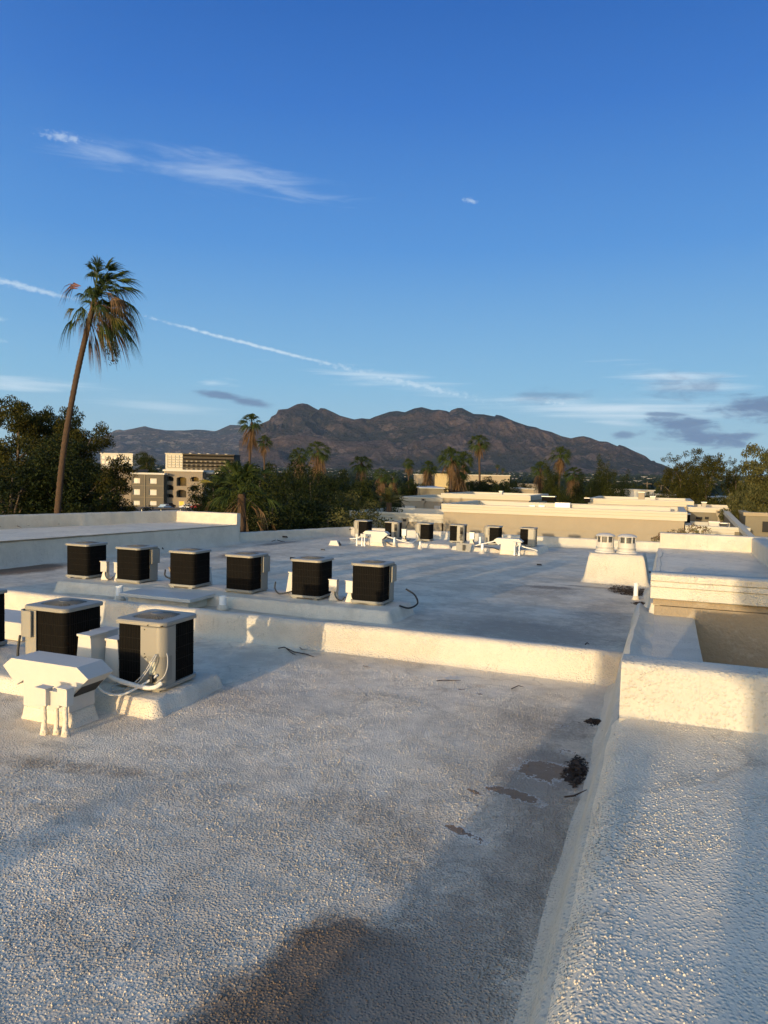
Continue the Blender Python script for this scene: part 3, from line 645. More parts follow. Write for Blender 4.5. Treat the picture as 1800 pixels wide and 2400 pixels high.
    MB().lathe([(.0, H_ + .026), (.075, H_ + .026), (.075, H_ + .034), (.06, H_ + .038), (0, H_ + .038)], 0, 0, 20).build('grille_hub', grille_mat, gr)
    MB().lathe([(0, H_ - .13), (.07, H_ - .13), (.07, H_ - .02), (0, H_ - .02)], 0, 0, 16).build('fan_motor', unit_dark, t)
    g = MB()
    for k in range(3):
        a = 2 * PI * k / 3 + .4
        for j in range(5):
            a0, a1 = a + j * .2, a + (j + 1) * .2; z0_, z1_ = H_ - .10 + j * .012, H_ - .10 + (j + 1) * .012
            g.add([(.06 * math.cos(a0), .06 * math.sin(a0), z0_), (.26 * math.cos(a0), .26 * math.sin(a0), z0_), (.26 * math.cos(a1), .26 * math.sin(a1), z1_), (.06 * math.cos(a1), .06 * math.sin(a1), z1_)], [(0, 1, 2, 3)])
    g.build('fan_blades', galv, t, fix=False)
    if open_guts:
        g = MB().box(h - .16, h - .03, -h - .06, -h - .02, .42, .74); g.build('exposed_controls', rubber, t)
        g = MB()
        for k in range(5):
            x = h - .14 + k * .025; g.tube([(x, -h - .05, .6), (x + .02, -h - .10, .45), (x - .03, -h - .08, .25), (x, -h - .03, .12)], .006, 5)
        g.build('loose_wiring', wire_mat, t)
    return t
def tubeobj(name, pts, r, mat, par=None, seg=8, n=6):
    """smooth tube through points (Catmull-Rom)"""
    P_ = [Vector(p) for p in pts]; P_ = [P_[0] * 2 - P_[1]] + P_ + [P_[-1] * 2 - P_[-2]]; o = []
    for i in range(1, len(P_) - 2):
        for k in range(n):
            u = k / n; a, b_, c_, d_ = P_[i - 1:i + 3]
            o.append(.5 * ((2 * b_) + (c_ - a) * u + (2 * a - 5 * b_ + 4 * c_ - d_) * u * u + (3 * b_ - a - 3 * c_ + d_) * u ** 3))
    o.append(P_[-2]); return MB().tube(o, r, seg).build(name, mat, par, smooth=True)
CG_near, CG_row, CG_far = 'condensing units on the near curb', 'condensing units in the middle row', 'condensing units in the far row'
c0 = make_condenser(); c1 = make_condenser(detail=False); c2 = make_condenser(detail=False, box_out=True); c3 = make_condenser(detail=False, open_guts=True)
def put(src, x, y, z, rz, label, group):
    o = src if not src.get('used') else copy_tree(src); src['used'] = 1
    o.location = (x, y, z); o.rotation_euler = (0, 0, math.radians(rz)); o['label'] = label; o['group'] = group; return o
put(c0, -5.80, 7.28, -2.625, 1.5, 'condensing unit with rounded beige service panel right of the large pipe hood', CG_near)
put(c2, -7.42, 7.42, -2.625, -90, 'wide black sided condensing unit behind the white pipe hood, control box on its left side', CG_near)
put(c1, -9.32, 7.55, -2.625, 180, 'condensing unit cut off by the left edge of the photo, only its black side showing', CG_near)
rowx = [-12.76, -11.25, -9.74, -8.24, -6.62, -5.22]; rowl = ['first', 'second', 'third', 'fourth', 'fifth', 'last']
rowrot = [180, 90, 180, 90, 180, 90]
for i, x in enumerate(rowx):
    put([c1, c2][i % 2], x - .355, 13.46 + .36, -2.625, rowrot[i] + random.uniform(-3, 3), '%s condensing unit from the left in the middle row, %s' % (rowl[i], ['all black sides', 'grey box at its right'][i % 2]), CG_row)
farc = [(831, 872, c2, -90, 'first unit at the left end of the far row, grey panel on its left'), (901, 942, c3, 0, 'second unit of the far row, opened panel with wiring behind the pipe hood'),
        (974, 1017, c2, -90, 'third unit of the far row, wide grey panel on its left'), (1052, 1095, c3, 0, 'fourth unit of the far row with wiring hanging out'),
        (1135, 1178, c2, -90, 'fifth unit of the far row, behind the right pipe hood'), (1217, 1260, c1, 0, 'last unit at the right end of the far row')]
for x0, x1, src, rz, lb in farc:
    p = at((x0 + x1) / 2, 1270, 33.1); put(src, p.x, 33.1, -3.06, rz, lb, CG_far)
    
# cables and line set of the near unit
ls = thing('line_set', 'white coated refrigerant line and cables looping from the hood to the right near unit', 'pipes', (-5.7, 6.9, -2.6))
def lsp(o): o.parent = ls; o.matrix_parent_inverse = Matrix.Translation((5.7, -6.9, 2.6)); return o
hx, hy = -5.80 + .355, 7.28 - .355
lsp(tubeobj('wrapped_line', [(-6.05, 6.35, -2.28), (-5.95, 6.5, -2.32), (-5.85, 6.62, -2.42), (-5.7, 6.74, -2.50), (-5.55, 6.80, -2.53), (-5.45, 6.82, -2.51), (-5.40, 6.87, -2.47)], .027, insul))
lsp(tubeobj('wrapped_line', [(-6.02, 6.3, -2.25), (-6.0, 6.45, -2.45), (-5.9, 6.52, -2.56), (-5.75, 6.62, -2.58), (-5.62, 6.80, -2.5), (-5.5, 6.92, -2.4)], .015, insul))
lsp(tubeobj('cable', [(hx - .07, hy - .03, -2.15), (hx - .09, hy - .08, -2.22), (hx - .16, hy - .12, -2.36), (hx - .26, hy - .14, -2.47), (hx - .38, hy - .18, -2.56), (hx - .52, hy - .22, -2.6), (hx - .60, hy - .16, -2.57), (hx - .50, hy - .06, -2.53)], .0075, cablem))
lsp(tubeobj('cable', [(hx - .05, hy - .03, -2.15), (hx - .07, hy - .09, -2.25), (hx - .14, hy - .14, -2.38), (hx - .24, hy - .16, -2.5), (hx - .40, hy - .2, -2.59)], .0075, cablem))
lsp(tubeobj('cable', [(hx + .02, hy + .06, -2.15), (hx + .05, hy + .04, -2.2), (hx + .05, hy + .03, -2.32), (hx + .02, hy, -2.42), (hx - .04, hy - .05, -2.48)], .0075, cablem))
lsp(tubeobj('cable', [(-6.0, 6.32, -2.3), (-6.08, 6.3, -2.45), (-6.1, 6.26, -2.6), (-6.12, 6.2, -2.78)], .01, rubber))
lsp(MB().box(hx - .16, hx - .10, hy - .05, hy, -2.5, -2.44).box(hx - .12, hx - .08, hy - .08, hy - .03, -2.48, -2.40).build('service_valve', rubber, bevel=.008))
tubeobj('power_whip', [(-7.86, 7.1, -2.2), (-7.87, 7.08, -2.35), (-7.84, 7.04, -2.5), (-7.80, 7.0, -2.6)], .016, rubber); tag(bpy.data.objects['power_whip'], 'thick dark cable hanging below the control box of the left near unit', 'cable')

# ---------------------------------------------------------------- pipe hoods
def make_hood():
    t = thing('pipe_hood', '', 'roof hood')
    Wb = .62; D_ = .42
    prof = [(-.17, .72), (-.29, .615), (-.10, .40), (0, .47), (0, .165), (Wb, .165), (Wb, .36), (Wb + .02, .36), (Wb + .25, .60), (Wb + .10, .72)]
    MB().prism([(x, 0, z) for x, z in prof], (0, D_, 0)).build('hood_cap', white_metal, t, bevel=.006)
    MB().prism([(-.06, 0, -.02), (-.03, 0, .05), (-.004, 0, .17), (Wb + .004, 0, .17), (Wb + .04, 0, .05), (Wb + .09, 0, -.02)], (0, D_, 0)).build('foam_base', foam_curb, t, bevel=.03, seg=3)
    MB().prism([(Wb + .03, .03, .35), (Wb + .21, .03, .57), (Wb + .2, .03, .6), (Wb - .02, .03, .4)], (0, D_ - .06, 0)).build('hood_throat', rubber, t)
    return t
hood0 = make_hood(); HG = 'white sheet metal pipe hoods on the roof'
def puth(x, y, z, rz, label, src=hood0):
    o = src if not src.get('used') else copy_tree(src); src['used'] = 1; o.location = (x, y, z); o.rotation_euler = (0, 0, math.radians(rz)); o['label'] = label; o['group'] = HG
hood0.scale = (1.06, .92, .93); puth(-6.60, 6.0, -2.80, 0, 'large white T shaped pipe hood in front of the two near condensing units')
p = at(864, 1281, 30.75); puth(p.x, 30.75, -3.22, 0, 'white T shaped pipe hood at the left end of the far curb')
p = at(1178, 1303, 30.45); puth(p.x - .1, 30.45, -3.22, 0, 'white T shaped pipe hood at the right end of the far curb')

# tapered white pipe housings on the curbs
def make_housing():
    t = thing('pipe_housing', '', 'pipe cover')
    MB().prism([(-.17, 0, 0), (.17, 0, 0), (.12, 0, .42), (-.10, 0, .42)], (0, .26, 0)).build('tapered_box', white_metal, t, bevel=.008)
    MB().box(-.11, .13, -.015, .275, .42, .44).build('box_lid', white_metal, t)
    MB().box(.10, .125, .04, .16, .1, .36).build('side_opening', rubber, t)
    return t
hs = make_housing(); PG = 'tapered white pipe housings on the curbs'
def putp(x, y, z, rz, label, sc_=1.0):
    o = hs if not hs.get('used') else copy_tree(hs); hs['used'] = 1; o.location = (x, y, z); o.rotation_euler = (0, 0, math.radians(rz)); o.scale = sc_ if isinstance(sc_, tuple) else (sc_,) * 3; o['label'] = label; o['group'] = PG
putp(-6.56, 6.86, -2.62, -4, 'tapered white pipe housing between the hood and the two near condensing units', (.92, 1, 1.38))
putp(-6.28, 7.02, -2.62, 0, 'narrow tapered white housing squeezed against the left side of the right near unit', (.8, 1, 1.25))
putp(-6.90, 7.45, -2.62, 0, 'added white pipe housing between the near units, shading the parapet behind', (1, 1, 1.15))  # extra housing added to block the sun gap on the cross parapet
putp(-12.18, 14.02, -2.62, 0, 'white pipe housing between the first and second units of the middle row')
putp(-7.50, 13.95, -2.62, 0, 'cream lit pipe housing on the left of the fifth unit of the middle row', 1.1)
putp(-6.02, 14.08, -2.62, 0, 'white pipe housing between the fifth and last units of the middle row', 1.15)
putp(-9.95, 14.05, -2.62, 0, 'white pipe housing half hidden on the left of the third unit of the middle row', .9)

# electrical boxes
def make_dbox(post=.30, hb=.17, wb=.13, foamy=True):
    t = thing('conduit_box', '', 'electrical box')
    MB().box(-wb / 2, wb / 2, -.045, .045, post, post + hb).build('box_body', white_metal, t, bevel=.006)
    MB().prism([(-wb / 2 - .006, -.055, post + hb), (wb / 2 + .006, -.055, post + hb), (wb / 2 + .006, -.055, post + hb + .008), (-wb / 2 - .006, -.055, post + hb + .012)], (0, .11, 0)).build('box_cover', white_metal, t)
    rs_ = [.05, .04, .028, .024, .023, .027, .022, .022]
    MB().tube([(math.sin(k * 2.1) * .003, math.cos(k * 1.7) * .003, -.02 + (post + .03) * k / 7) for k in range(8)], rs_, 10).build('coated_conduit', foam_curb if foamy else pvc, t, smooth=True)
    return t
db = make_dbox(); DG = 'trio of white conduit boxes on posts'
def putd(src, x, y, z, rz, label, group, sc_=1.0):
    o = src if not src.get('used') else copy_tree(src); src['used'] = 1; o.location = (x, y, z); o.rotation_euler = (0, 0, math.radians(rz)); o.scale = (sc_,) * 3; o['label'] = label; o['group'] = group
putd(db, -6.02, 5.74, -2.80, 0, 'leftmost of the three white conduit boxes standing before the near pipe hood', DG, 1.06)
putd(db, -5.91, 5.80, -2.80, 8, 'middle and lowest of the three white conduit boxes before the near pipe hood', DG, .98)
putd(db, -5.79, 5.80, -2.80, -3, 'rightmost of the three white conduit boxes before the near pipe hood', DG, 1.08)
for x, l in ((1352 / 1, 0),): pass
d2 = make_dbox(.42, .13, .12, False); DG2 = 'small white conduit boxes on posts beside the far hoods'
for px, lb in ((836, 'thin white conduit box on a post left of the left far hood'), (848, 'second thin conduit box between the left far hood and its neighbour'), (854, 'lowest thin conduit box against the left far hood'), (1206, 'thin conduit box on a post on the front of the right far hood'), (1217, 'thin conduit box on a post right of the right far hood')):
    p = at(px, 1283, 30.3); putd(d2, p.x, 30.3, -3.22, 0, lb, DG2, 1.0)
def make_disc():
    t = thing('disconnect_box', '', 'electrical box')
    MB().box(-.09, .09, -.05, .05, .20, .44).build('box_body', galv, t, bevel=.006)
    MB().box(-.10, .10, -.065, .055, .44, .455).build('rain_lip', galv, t)
    MB().prism([(-.11, -.03, 0), (.11, -.03, 0), (.05, -.01, .22), (-.05, -.01, .22)], (0, .1, 0)).build('foamed_foot', foam_curb, t, bevel=.015)
    tubeobj('whip', [(.04, -.03, .21), (.06, -.05, .12), (.12, -.05, .05), (.2, -.03, .03), (.26, 0, .1)], .012, rubber, t)
    return t
dc = make_disc(); EG = 'grey disconnect boxes between the rooftop units'
for x, y, z, lb in ((-12.38, 13.62, -2.62, 'grey disconnect box right of the first unit of the middle row'), (-11.98, 13.62, -2.62, 'grey disconnect box against the left side of the second unit of the middle row'), (-6.36, 13.60, -2.62, 'grey disconnect box right of the fifth unit of the middle row'), (-5.98, 13.60, -2.62, 'grey disconnect box left of the last unit of the middle row')):
    putd(dc, x, y, z, 0, lb, EG)
for px, lb in ((947, 'grey disconnect box between the second and third units of the far row'), (1106, 'white disconnect box between the fourth and fifth units of the far row')):
    p = at(px, 1275, 32.2); putd(dc, p.x, 32.2, -3.06, 0, lb, EG, 1.25)
# loose cables by the middle and far rows
cg = 'loose cables on the roof'
def cable(name, pts, r, mat, label, grp=cg):
    o = tubeobj(name, [(0, 0, 0)] + [tuple(Vector(p) - Vector(pts[0])) for p in pts[1:]], r, mat); o.location = pts[0]; tag(o, label, 'cable', grp); return o
cable('loose_cable', [(-4.88, 13.9, -2.3), (-4.7, 13.95, -2.42), (-4.62, 13.9, -2.58), (-4.75, 13.75, -2.66), (-4.9, 13.6, -2.60)], .018, rubber, 'dark cable looping off the right side of the last middle row unit')
cable('loose_cable', [(-10.85, 13.9, -2.3), (-10.8, 13.85, -2.45), (-10.5, 13.85, -2.52), (-10.2, 13.9, -2.58), (-9.95, 14.1, -2.58)], .018, rubber, 'dark cables running from the second to the third middle row unit')
cable('loose_cable', [(-10.82, 14.0, -2.25), (-10.7, 14.0, -2.42), (-10.3, 14.05, -2.47), (-9.95, 14.2, -2.52)], .022, copper, 'brown line running above the dark cables right of the second middle row unit')
cable('loose_cable', [(-7.85, 13.8, -2.35), (-7.84, 13.76, -2.5), (-7.7, 13.7, -2.59), (-7.5, 13.75, -2.55), (-7.35, 13.9, -2.5)], .016, rubber, 'dark cable hanging from the fourth middle row unit and running right')
def farline(pts, r, mat, label):
    cable('far_cable', [tuple(at(x, y, Y)) for x, y, Y in pts], r, mat, label, 'cables spreading over the far curb')
farline([(901, 1255, 30.9), (925, 1263, 31), (950, 1270, 31.2), (966, 1272, 31.5), (978, 1262, 32.4), (977, 1250, 32.6)], .03, insul, 'long pale line sagging right from the left far hood to the third far unit')
farline([(820, 1263, 31), (832, 1262, 31), (844, 1259, 31)], .03, insul, 'short pale line entering the left end of the left far hood')
farline([(1160, 1268, 30.7), (1140, 1273, 30.9), (1120, 1277, 31.1), (1098, 1283, 31.3)], .03, insul, 'pale line running left and down from the right far hood')
farline([(1218, 1278, 30.6), (1232, 1283, 30.6), (1248, 1287, 30.7), (1260, 1291, 30.8)], .03, insul, 'pale line running right and down from the right far hood')
farline([(1221, 1270, 31.4), (1232, 1280, 31.2), (1228, 1287, 31), (1212, 1285, 30.9)], .016, rubber, 'thin dark cable under the last far unit')
farline([(905, 1270, 31.05), (915, 1276, 31.0), (928, 1280, 30.9), (920, 1284, 30.7), (903, 1282, 30.7)], .018, rubber, 'dark tangled cable lying before the left far hood')
farline([(1105, 1283, 31.2), (1125, 1281, 31.1), (1150, 1283, 30.9), (1170, 1289, 30.7)], .018, rubber, 'dark tangled cable lying left of the right far hood')
# loose panel
lp = thing('metal_cover_sheet', 'removed grey metal service cover leaning on the far curb below the fourth unit', 'metal cover', tuple(at(1086, 1293, 30.6)))
MB().prism([(-.33, 0, .02), (.30, -.02, -.02), (.34, .1, .34), (-.36, .1, .38)], (0, .03, 0)).build('bent_sheet', unit_metal, lp, bevel=.004)
MB().box(-.04, .08, -.02, .02, .05, .30).build('dark_slot', rubber, lp)

# vents and pipes
def pipe(px, py, Y, hgt, r, z, label, coned=False, grp='short white vent pipes on the roof'):
    p = at(px, py, Y); t = thing('vent_pipe', label, 'vent pipe', (p.x, Y, z), 0, grp)
    MB().lathe([(r * .7, .02), (r, .0), (r, hgt), (r * .82, hgt), (r * .82, hgt - .06)] if True else [], 0, 0, 20).build('pipe', pvc, t, auto=.6)
    MB().lathe([(r * (3.4 if coned else 1.9), -.02), (r * (2.0 if coned else 1.5), .03), (r * 1.2, .09 if not coned else .16), (r * .9, .1 if not coned else .18)], 0, 0, 20).build('flashing', foam_curb, t, smooth=True)
pipe(280, 1402, 12.62, .30, .075, -2.83, 'short thick white vent pipe behind the near left unit, left of the flat hatch')
pipe(522, 1425, 12.72, .27, .075, -2.83, 'short thick white vent pipe on the right of the flat hatch')
pipe(1490, 1396, 19.3, .42, .055, -2.99, 'slim white pipe standing in the leaf litter before the twin vent box')
pipe(984, 1290, 30.6, .33, .045, -3.23, 'slim pipe on a flared foot below the third far unit', True)
pipe(1130, 1296, 30.3, .42, .06, -3.22, 'pipe on a flared foot left of the right far hood', True)
pipe(1125, 1265, 31.9, .4, .05, -3.06, 'pipe between the disconnect box and the fifth far unit')
pipe(924, 1276, 30.9, .4, .045, -3.2, 'slim pipe beside the left far hood, tangled cables at its foot', True)
# flat hatch
ht = thing('roof_hatch', 'flat white hatch cover on a low curb between the parapet and the middle row', 'roof hatch', (-9.75, 12.55, -2.85))
MB().box(-.82, .72, -.24, .42, 0, .19).build('hatch_curb', foam_curb, ht, bevel=.02)
MB().box(-.95, .86, -.38, .52, .19, .265).build('hatch_lid', white_metal, ht, bevel=.012)
# the low hatch behind the near left unit
h2 = thing('roof_hatch', 'low white curb box at the left edge behind the near units', 'roof hatch', (-10.6, 9.1, -2.8)); h2['group'] = 'white hatches'; ht['group'] = 'white hatches'
MB().box(-.6, 1.0, -.4, .4, 0, .30).build('hatch_lid', white_metal, h2, bevel=.02)
# twin vents
def make_vent():
    t = thing('gravity_vent', '', 'roof vent'); R_ = .25
    MB().lathe([(.31, 0), (.30, .04), (.27, .06), (.255, .12), (.2, .12)], 0, 0, 32).build('base_flange', white_metal, t, auto=.5)
    MB().lathe([(.20, .06), (.20, .5)], 0, 0, 24).build('dark_core', rubber, t)
    MB().lathe([(R_ - .012, .15), (R_, .15), (R_, .31), (R_ - .012, .31)], 0, 0, 32).build('white_band', white_metal, t, auto=.5)
    MB().lathe([(R_ + .02, .12), (R_ + .025, .15), (R_ - .01, .155)], 0, 0, 32).build('lower_ring', galv, t, auto=.5)
    g = MB()
    for k in range(8): 
        a = 2 * PI * k / 8 + .35; c_, s_ = math.cos(a), math.sin(a); w_ = .022
        g.prism([((R_ + .004) * c_ - w_ * s_, (R_ + .004) * s_ + w_ * c_, .12), ((R_ + .004) * c_ + w_ * s_, (R_ + .004) * s_ - w_ * c_, .12), ((R_ + .004) * c_ + w_ * s_, (R_ + .004) * s_ - w_ * c_, .5), ((R_ + .004) * c_ - w_ * s_, (R_ + .004) * s_ + w_ * c_, .5)], (-.012 * c_, -.012 * s_, 0))
    g.build('uprights', white_metal, t)
    g = MB()
    for k in range(5): g.lathe([(R_ - .03, .335 + k * .03), (R_ - .015, .33 + k * .03), (R_ - .015, .335 + k * .03)], 0, 0, 28)
    g.build('louvre_rings', galv, t)
    MB().lathe([(.24, .49), (.285, .485), (.29, .50), (.25, .53), (.17, .56), (.08, .575), (.001, .58)], 0, 0, 32).build('domed_cap', white_metal, t, auto=.7)
    return t
v0 = make_vent(); 
for src, px, lb in ((v0, 1418, 'left of the two round louvred vents on the tall white curb box'), (None, 1469, 'right of the two round louvred vents on the tall white curb box')):
    o = v0 if src else copy_tree(v0); p = at(px, 1290, 22.9); o.location = (p.x, 22.9, -2.17); o['label'] = lb; o['group'] = 'round vents on the white curb box'
    if not src: o.rotation_euler = (0, 0, .3)
# little wedge vent and scraps
wd = thing('wedge_vent', 'small white wedge shaped vent hood on the open rear deck left of the far units', 'roof vent', tuple(at(784, 1279, 29.5)))
MB().prism([(-.30, 0, 0), (.22, 0, 0), (.22, 0, .0), (.10, 0, .24), (-.2, 0, .22)], (0, .3, 0)).build('wedge_shell', white_metal, wd, bevel=.008)
MB().prism([(.225, .04, .01), (.225, .26, .01), (.13, .15, .19)], (.012, 0, .004)).build('vent_mouth', rubber, wd)
def scrap(px, py, z, lb, s_=1.0):
    p = atz(px, py, z); t = MB()
    t.box(-.09 * s_, .05 * s_, -.03, .03, 0, .05 * s_).prism([(.03 * s_, -.03, 0), (.10 * s_, -.02, 0), (.06 * s_, -.02, .05 * s_)], (0, .05, 0)); o = t.build('scrap', rubber); o.location = p; tag(o, lb, 'debris', 'scraps lying on the rear deck')
scrap(1264, 1325, -3.1, 'small black scrap lying on the rear deck left of the vent box'); scrap(757, 1290, -3.15, 'small scrap on the rear deck below the wedge vent')
scrap(690, 1312, -3.0, 'flat dark scrap just above the fifth middle row unit', 1.8); scrap(668, 1260, -3.1, 'dark clump at the foot of the left parapet', 1.6)
scrap(375, 1287, -2.95, 'flat dark scrap on the deck above the second middle row unit', 1.6)
# twigs
def twig(pts, z, lb, r=.008, fork=None):
    P_ = [atz(x, y, z) for x, y in pts]; o0 = Vector(P_[0]); mb = MB(); mb.tube([p - o0 + Vector((0, 0, .012 + .02 * random.random())) for p in P_], [r] * (len(P_) - 1) + [r * .4], 5)
    if fork: Q = [atz(x, y, z) for x, y in fork]; mb.tube([p - o0 + Vector((0, 0, .015)) for p in Q], [r * .8] * (len(Q) - 1) + [r * .3], 5)
    o = mb.build('twig', twigm); o.location = o0; tag(o, lb, 'twig', 'fallen twigs on the roof')
twig([(652, 1521), (666, 1520), (690, 1530), (718, 1536), (737, 1542)], -2.79, 'forked twig on the shaded roof before the cross parapet', .009, [(672, 1523), (684, 1533), (695, 1538)])
twig([(545, 1496), (556, 1501), (568, 1495)], -2.79, 'small bent twig left of the forked twig', .007)
twig([(702, 1519), (707, 1524), (721, 1525)], -2.79, 'short twig just above the forked twig', .006)
twig([(1023, 1601), (1038, 1598), (1060, 1598), (1080, 1600)], -2.79, 'long thin twig on the sunlit roof below the parapet', .007)
twig([(1198, 1617), (1215, 1612), (1230, 1614)], -2.79, 'dark twig right of the long thin twig', .007)
twig([(851, 1563), (865, 1565)], -2.79, 'tiny twig near the lit parapet foot', .006)
twig([(1411, 1717), (1424, 1719), (1430, 1728), (1426, 1735)], -2.72, 'curved black twig at the foot of the raised deck', .012)
twig([(1323, 1874), (1345, 1870), (1375, 1857)], -2.77, 'long dark twig below the leaf litter heap', .008)
twig([(1372, 1512), (1376, 1508), (1381, 1512)], -2.79, 'little hooked twig behind the cross parapet', .012)
twig([(0, 1236), (20, 1231), (38, 1233), (50, 1238)], -2.15, 'thin branch lying on the left raised deck', .014, [(28, 1234), (45, 1231), (70, 1233)])
twig([(138, 1230), (140, 1226)], -2.15, 'short twig in the middle of the left raised deck', .012)
twig([(637, 1270), (648, 1266), (660, 1270), (668, 1270)], -3.2, 'twig at the foot of the left wall near the parapet corner', .016)
# leaf litter heaps
def litter(cx, cy, z, rx, ry, n, lb, zf=None):
    V = []; Fq = []
    for i in range(n):
        a = random.random() * 2 * PI; r_ = random.random() ** .75 * (1.5 if random.random() < .12 else 1); x = r_ * math.cos(a) * rx; y = r_ * math.sin(a) * ry; q = random.random() * 2 * PI; l = random.uniform(.02, .05); w_ = l * .35
        x *= 1 + .45 * noise.noise(Vector((a * 1.3, cx, 1))); y *= 1 + .45 * noise.noise(Vector((a * 1.3, cy, 5))); zz = (1 - r_) * .022 * random.random() + .004; k = len(V); dz = random.uniform(-.01, .015)
        V += [(x - l * math.cos(q), y - l * math.sin(q), zz), (x + w_ * math.sin(q), y - w_ * math.cos(q), zz + dz), (x + l * math.cos(q), y + l * math.sin(q), zz + .004), (x - w_ * math.sin(q), y + w_ * math.cos(q), zz - dz * .5 + .008)]; Fq.append((k, k + 1, k + 2, k + 3))
    o = rawmesh('leaf_litter', V, Fq, litterm); o.location = (cx, cy, z); tag(o, lb, 'leaf litter', kind='stuff')
litter(-.70, 7.05, -2.797, .11, .36, 560, 'dark heap of leaf litter against the raised deck in the foreground')
litter(-.62, 8.6, -2.80, .16, .12, 300, 'small dark litter patch in the corner by the cross parapet')
litter(-.85, 20.6, -3.02, .75, 1.0, 2200, 'brown leaf litter behind the slim pipe'); litter(-.45, 18.6, -2.98, .2, .3, 300, 'litter spots right of the slim pipe')
litter(-.28, 23.8, -3.08, .35, .5, 600, 'litter between the vent box and the raised deck'); litter(-.7, 26.5, -3.13, .35, .5, 600, 'thin dark litter beyond the vent box')

# ---------------------------------------------------------------- neighbouring roofs
def adopt(o, t): o.parent = t; o.matrix_parent_inverse = Matrix.Translation(-Vector(t.location)); return o
def neighbour(label, x0, x1, Y, depth, z, ch=.5, cp=.14, wallm=stucco, corm=cream, deck=True, grooves=()):
    t = thing('neighbouring_building', label, 'building', ((x0 + x1) / 2, Y, GZ), 0, 'flat roofed neighbouring buildings')
    edges = [z - ch] + sorted(grooves, reverse=True) + [None]
    top = z - ch
    for gq in list(grooves) + [GZ]:
        adopt(MB().box(x0, x1, Y, Y + depth, gq + (.03 if gq != GZ else 0), top).build('wall', wallm), t); top = gq
    if grooves: adopt(MB().box(x0 + .03, x1 - .03, Y + .03, Y + depth - .03, GZ, z - ch - .01).build('wall_core', wallm), t)
    pr = [(0, z - ch - .002), (-cp * .5, z - ch - .002), (-cp * .55, z - ch * .62), (-cp * .8, z - ch * .6), (-cp * .85, z - ch * .3), (-cp, z - ch * .27), (-cp, z - .02), (-cp + .02, z), (.28, z), (.28, z - ch + .1), (0, z - ch + .1)]
    adopt(MB().prism([(x0 - cp, Y + a, b_) for a, b_ in pr], (x1 - x0 + 2 * cp, 0, 0)).build('cornice', corm), t)
    adopt(MB().prism([(x1 - a, Y + .281, b_) for a, b_ in pr], (0, depth - .3, 0)).build('cornice', corm), t)
    adopt(MB().prism([(x0 + a, Y + .281, b_) for a, b_ in pr], (0, depth - .3, 0)).build('cornice', corm), t)
    adopt(MB().box(x0 + .27, x1 - .27, Y + depth - .3, Y + depth - .03, z - ch, z - .01).build('rear_parapet', cream), t)
    if deck: adopt(MB().box(x0 + .27, x1 - .27, Y + .27, Y + depth - .31, z - ch - .05, z - ch + .02).build('roof_deck', white_paint), t)
    return t
def scupper(t, x, Y, z, s_=1.0):
    adopt(MB().prism([(x - .22 * s_, Y - .16, z), (x + .22 * s_, Y - .16, z), (x + .22 * s_, Y - .16, z - .28 * s_), (x + .09 * s_, Y - .16, z - .55 * s_), (x - .09 * s_, Y - .16, z - .55 * s_), (x - .22 * s_, Y - .16, z - .28 * s_)], (0, .158, 0)).build('leader_head', stucco, t, bevel=.01) if False else MB().prism([(x - .22 * s_, Y - .16, z), (x + .22 * s_, Y - .16, z), (x + .22 * s_, Y - .16, z - .28 * s_), (x + .09 * s_, Y - .16, z - .55 * s_), (x - .09 * s_, Y - .16, z - .55 * s_), (x - .22 * s_, Y - .16, z - .28 * s_)], (0, .158, 0)).build('leader_head', stucco), t)
    adopt(MB().box(x - .12 * s_, x + .12 * s_, Y - .175, Y - .165, z - .22 * s_, z - .06 * s_).build('scupper_opening', rubber), t)
    adopt(MB().box(x - .07 * s_, x + .07 * s_, Y - .14, Y - .01, z - 4, z - .55 * s_).build('downspout', stucco), t)
X = lambda px, py, Y: at(px, py, Y).x
Zz = lambda px, py, Y: at(px, py, Y).z
n1 = neighbour('long tan neighbouring building with cream cornice directly beyond the rear parapet', X(1040, 1190, 48), X(1605, 1201, 48), 48, 9.5, Zz(1320, 1190, 48), .56, grooves=(Zz(1300, 1243, 48),))
n4 = neighbour('lower tan neighbouring wing with a leader head, left of the long tan building', X(825, 1200, 48.4), X(1036, 1208, 48.4), 48.4, 8, Zz(930, 1201, 48.4), .62)
scupper(n4, X(950, 1225, 48.4), 48.4, Zz(950, 1214, 48.4), 1.1)
n2 = neighbour('tan neighbouring building with pale cornice rising behind the long tan one', X(1038, 1160, 62), X(1240, 1168, 62), 62, 10, Zz(1150, 1159, 62), .42)
n5 = neighbour('right hand tan neighbouring building in the second row, square chimney box on its roof', X(1383, 1170, 62), X(1622, 1178, 62), 62, 10, Zz(1500, 1171, 62), .45)
n3 = neighbour('tan neighbouring building with a downspout seen left of the second row, under the palms', X(940, 1168, 72), X(1036, 1168, 72), 72, 12, Zz(990, 1165, 72), .42)
scupper(n3, X(993, 1172, 72), 72, Zz(993, 1168, 72), 1.0)
adopt(MB().box(X(944, 1200, 72), X(975, 1200, 72), 71.6, 71.9, Zz(950, 1196, 72), Zz(950, 1185, 72)).build('white_sill', white_paint), n3)
adopt(MB().box(X(1020, 1200, 72), X(1034, 1200, 72), 71.6, 71.9, Zz(1020, 1196, 72), Zz(1020, 1185, 72)).build('white_sill', white_paint), n3)
n6 = neighbour('small low neighbouring wing with white roof right of the long tan building', X(1612, 1236, 47.5), X(1752, 1240, 47.5), 47.5, 5.2, Zz(1680, 1234, 47.5), .62, grooves=())
adopt(MB().box(X(1722, 1250, 47.3), X(1737, 1250, 47.3), 47.30, 47.42, Zz(1730, 1256, 47.3), Zz(1730, 1247, 47.3)).build('light_fixture', stucco_dark), n6)
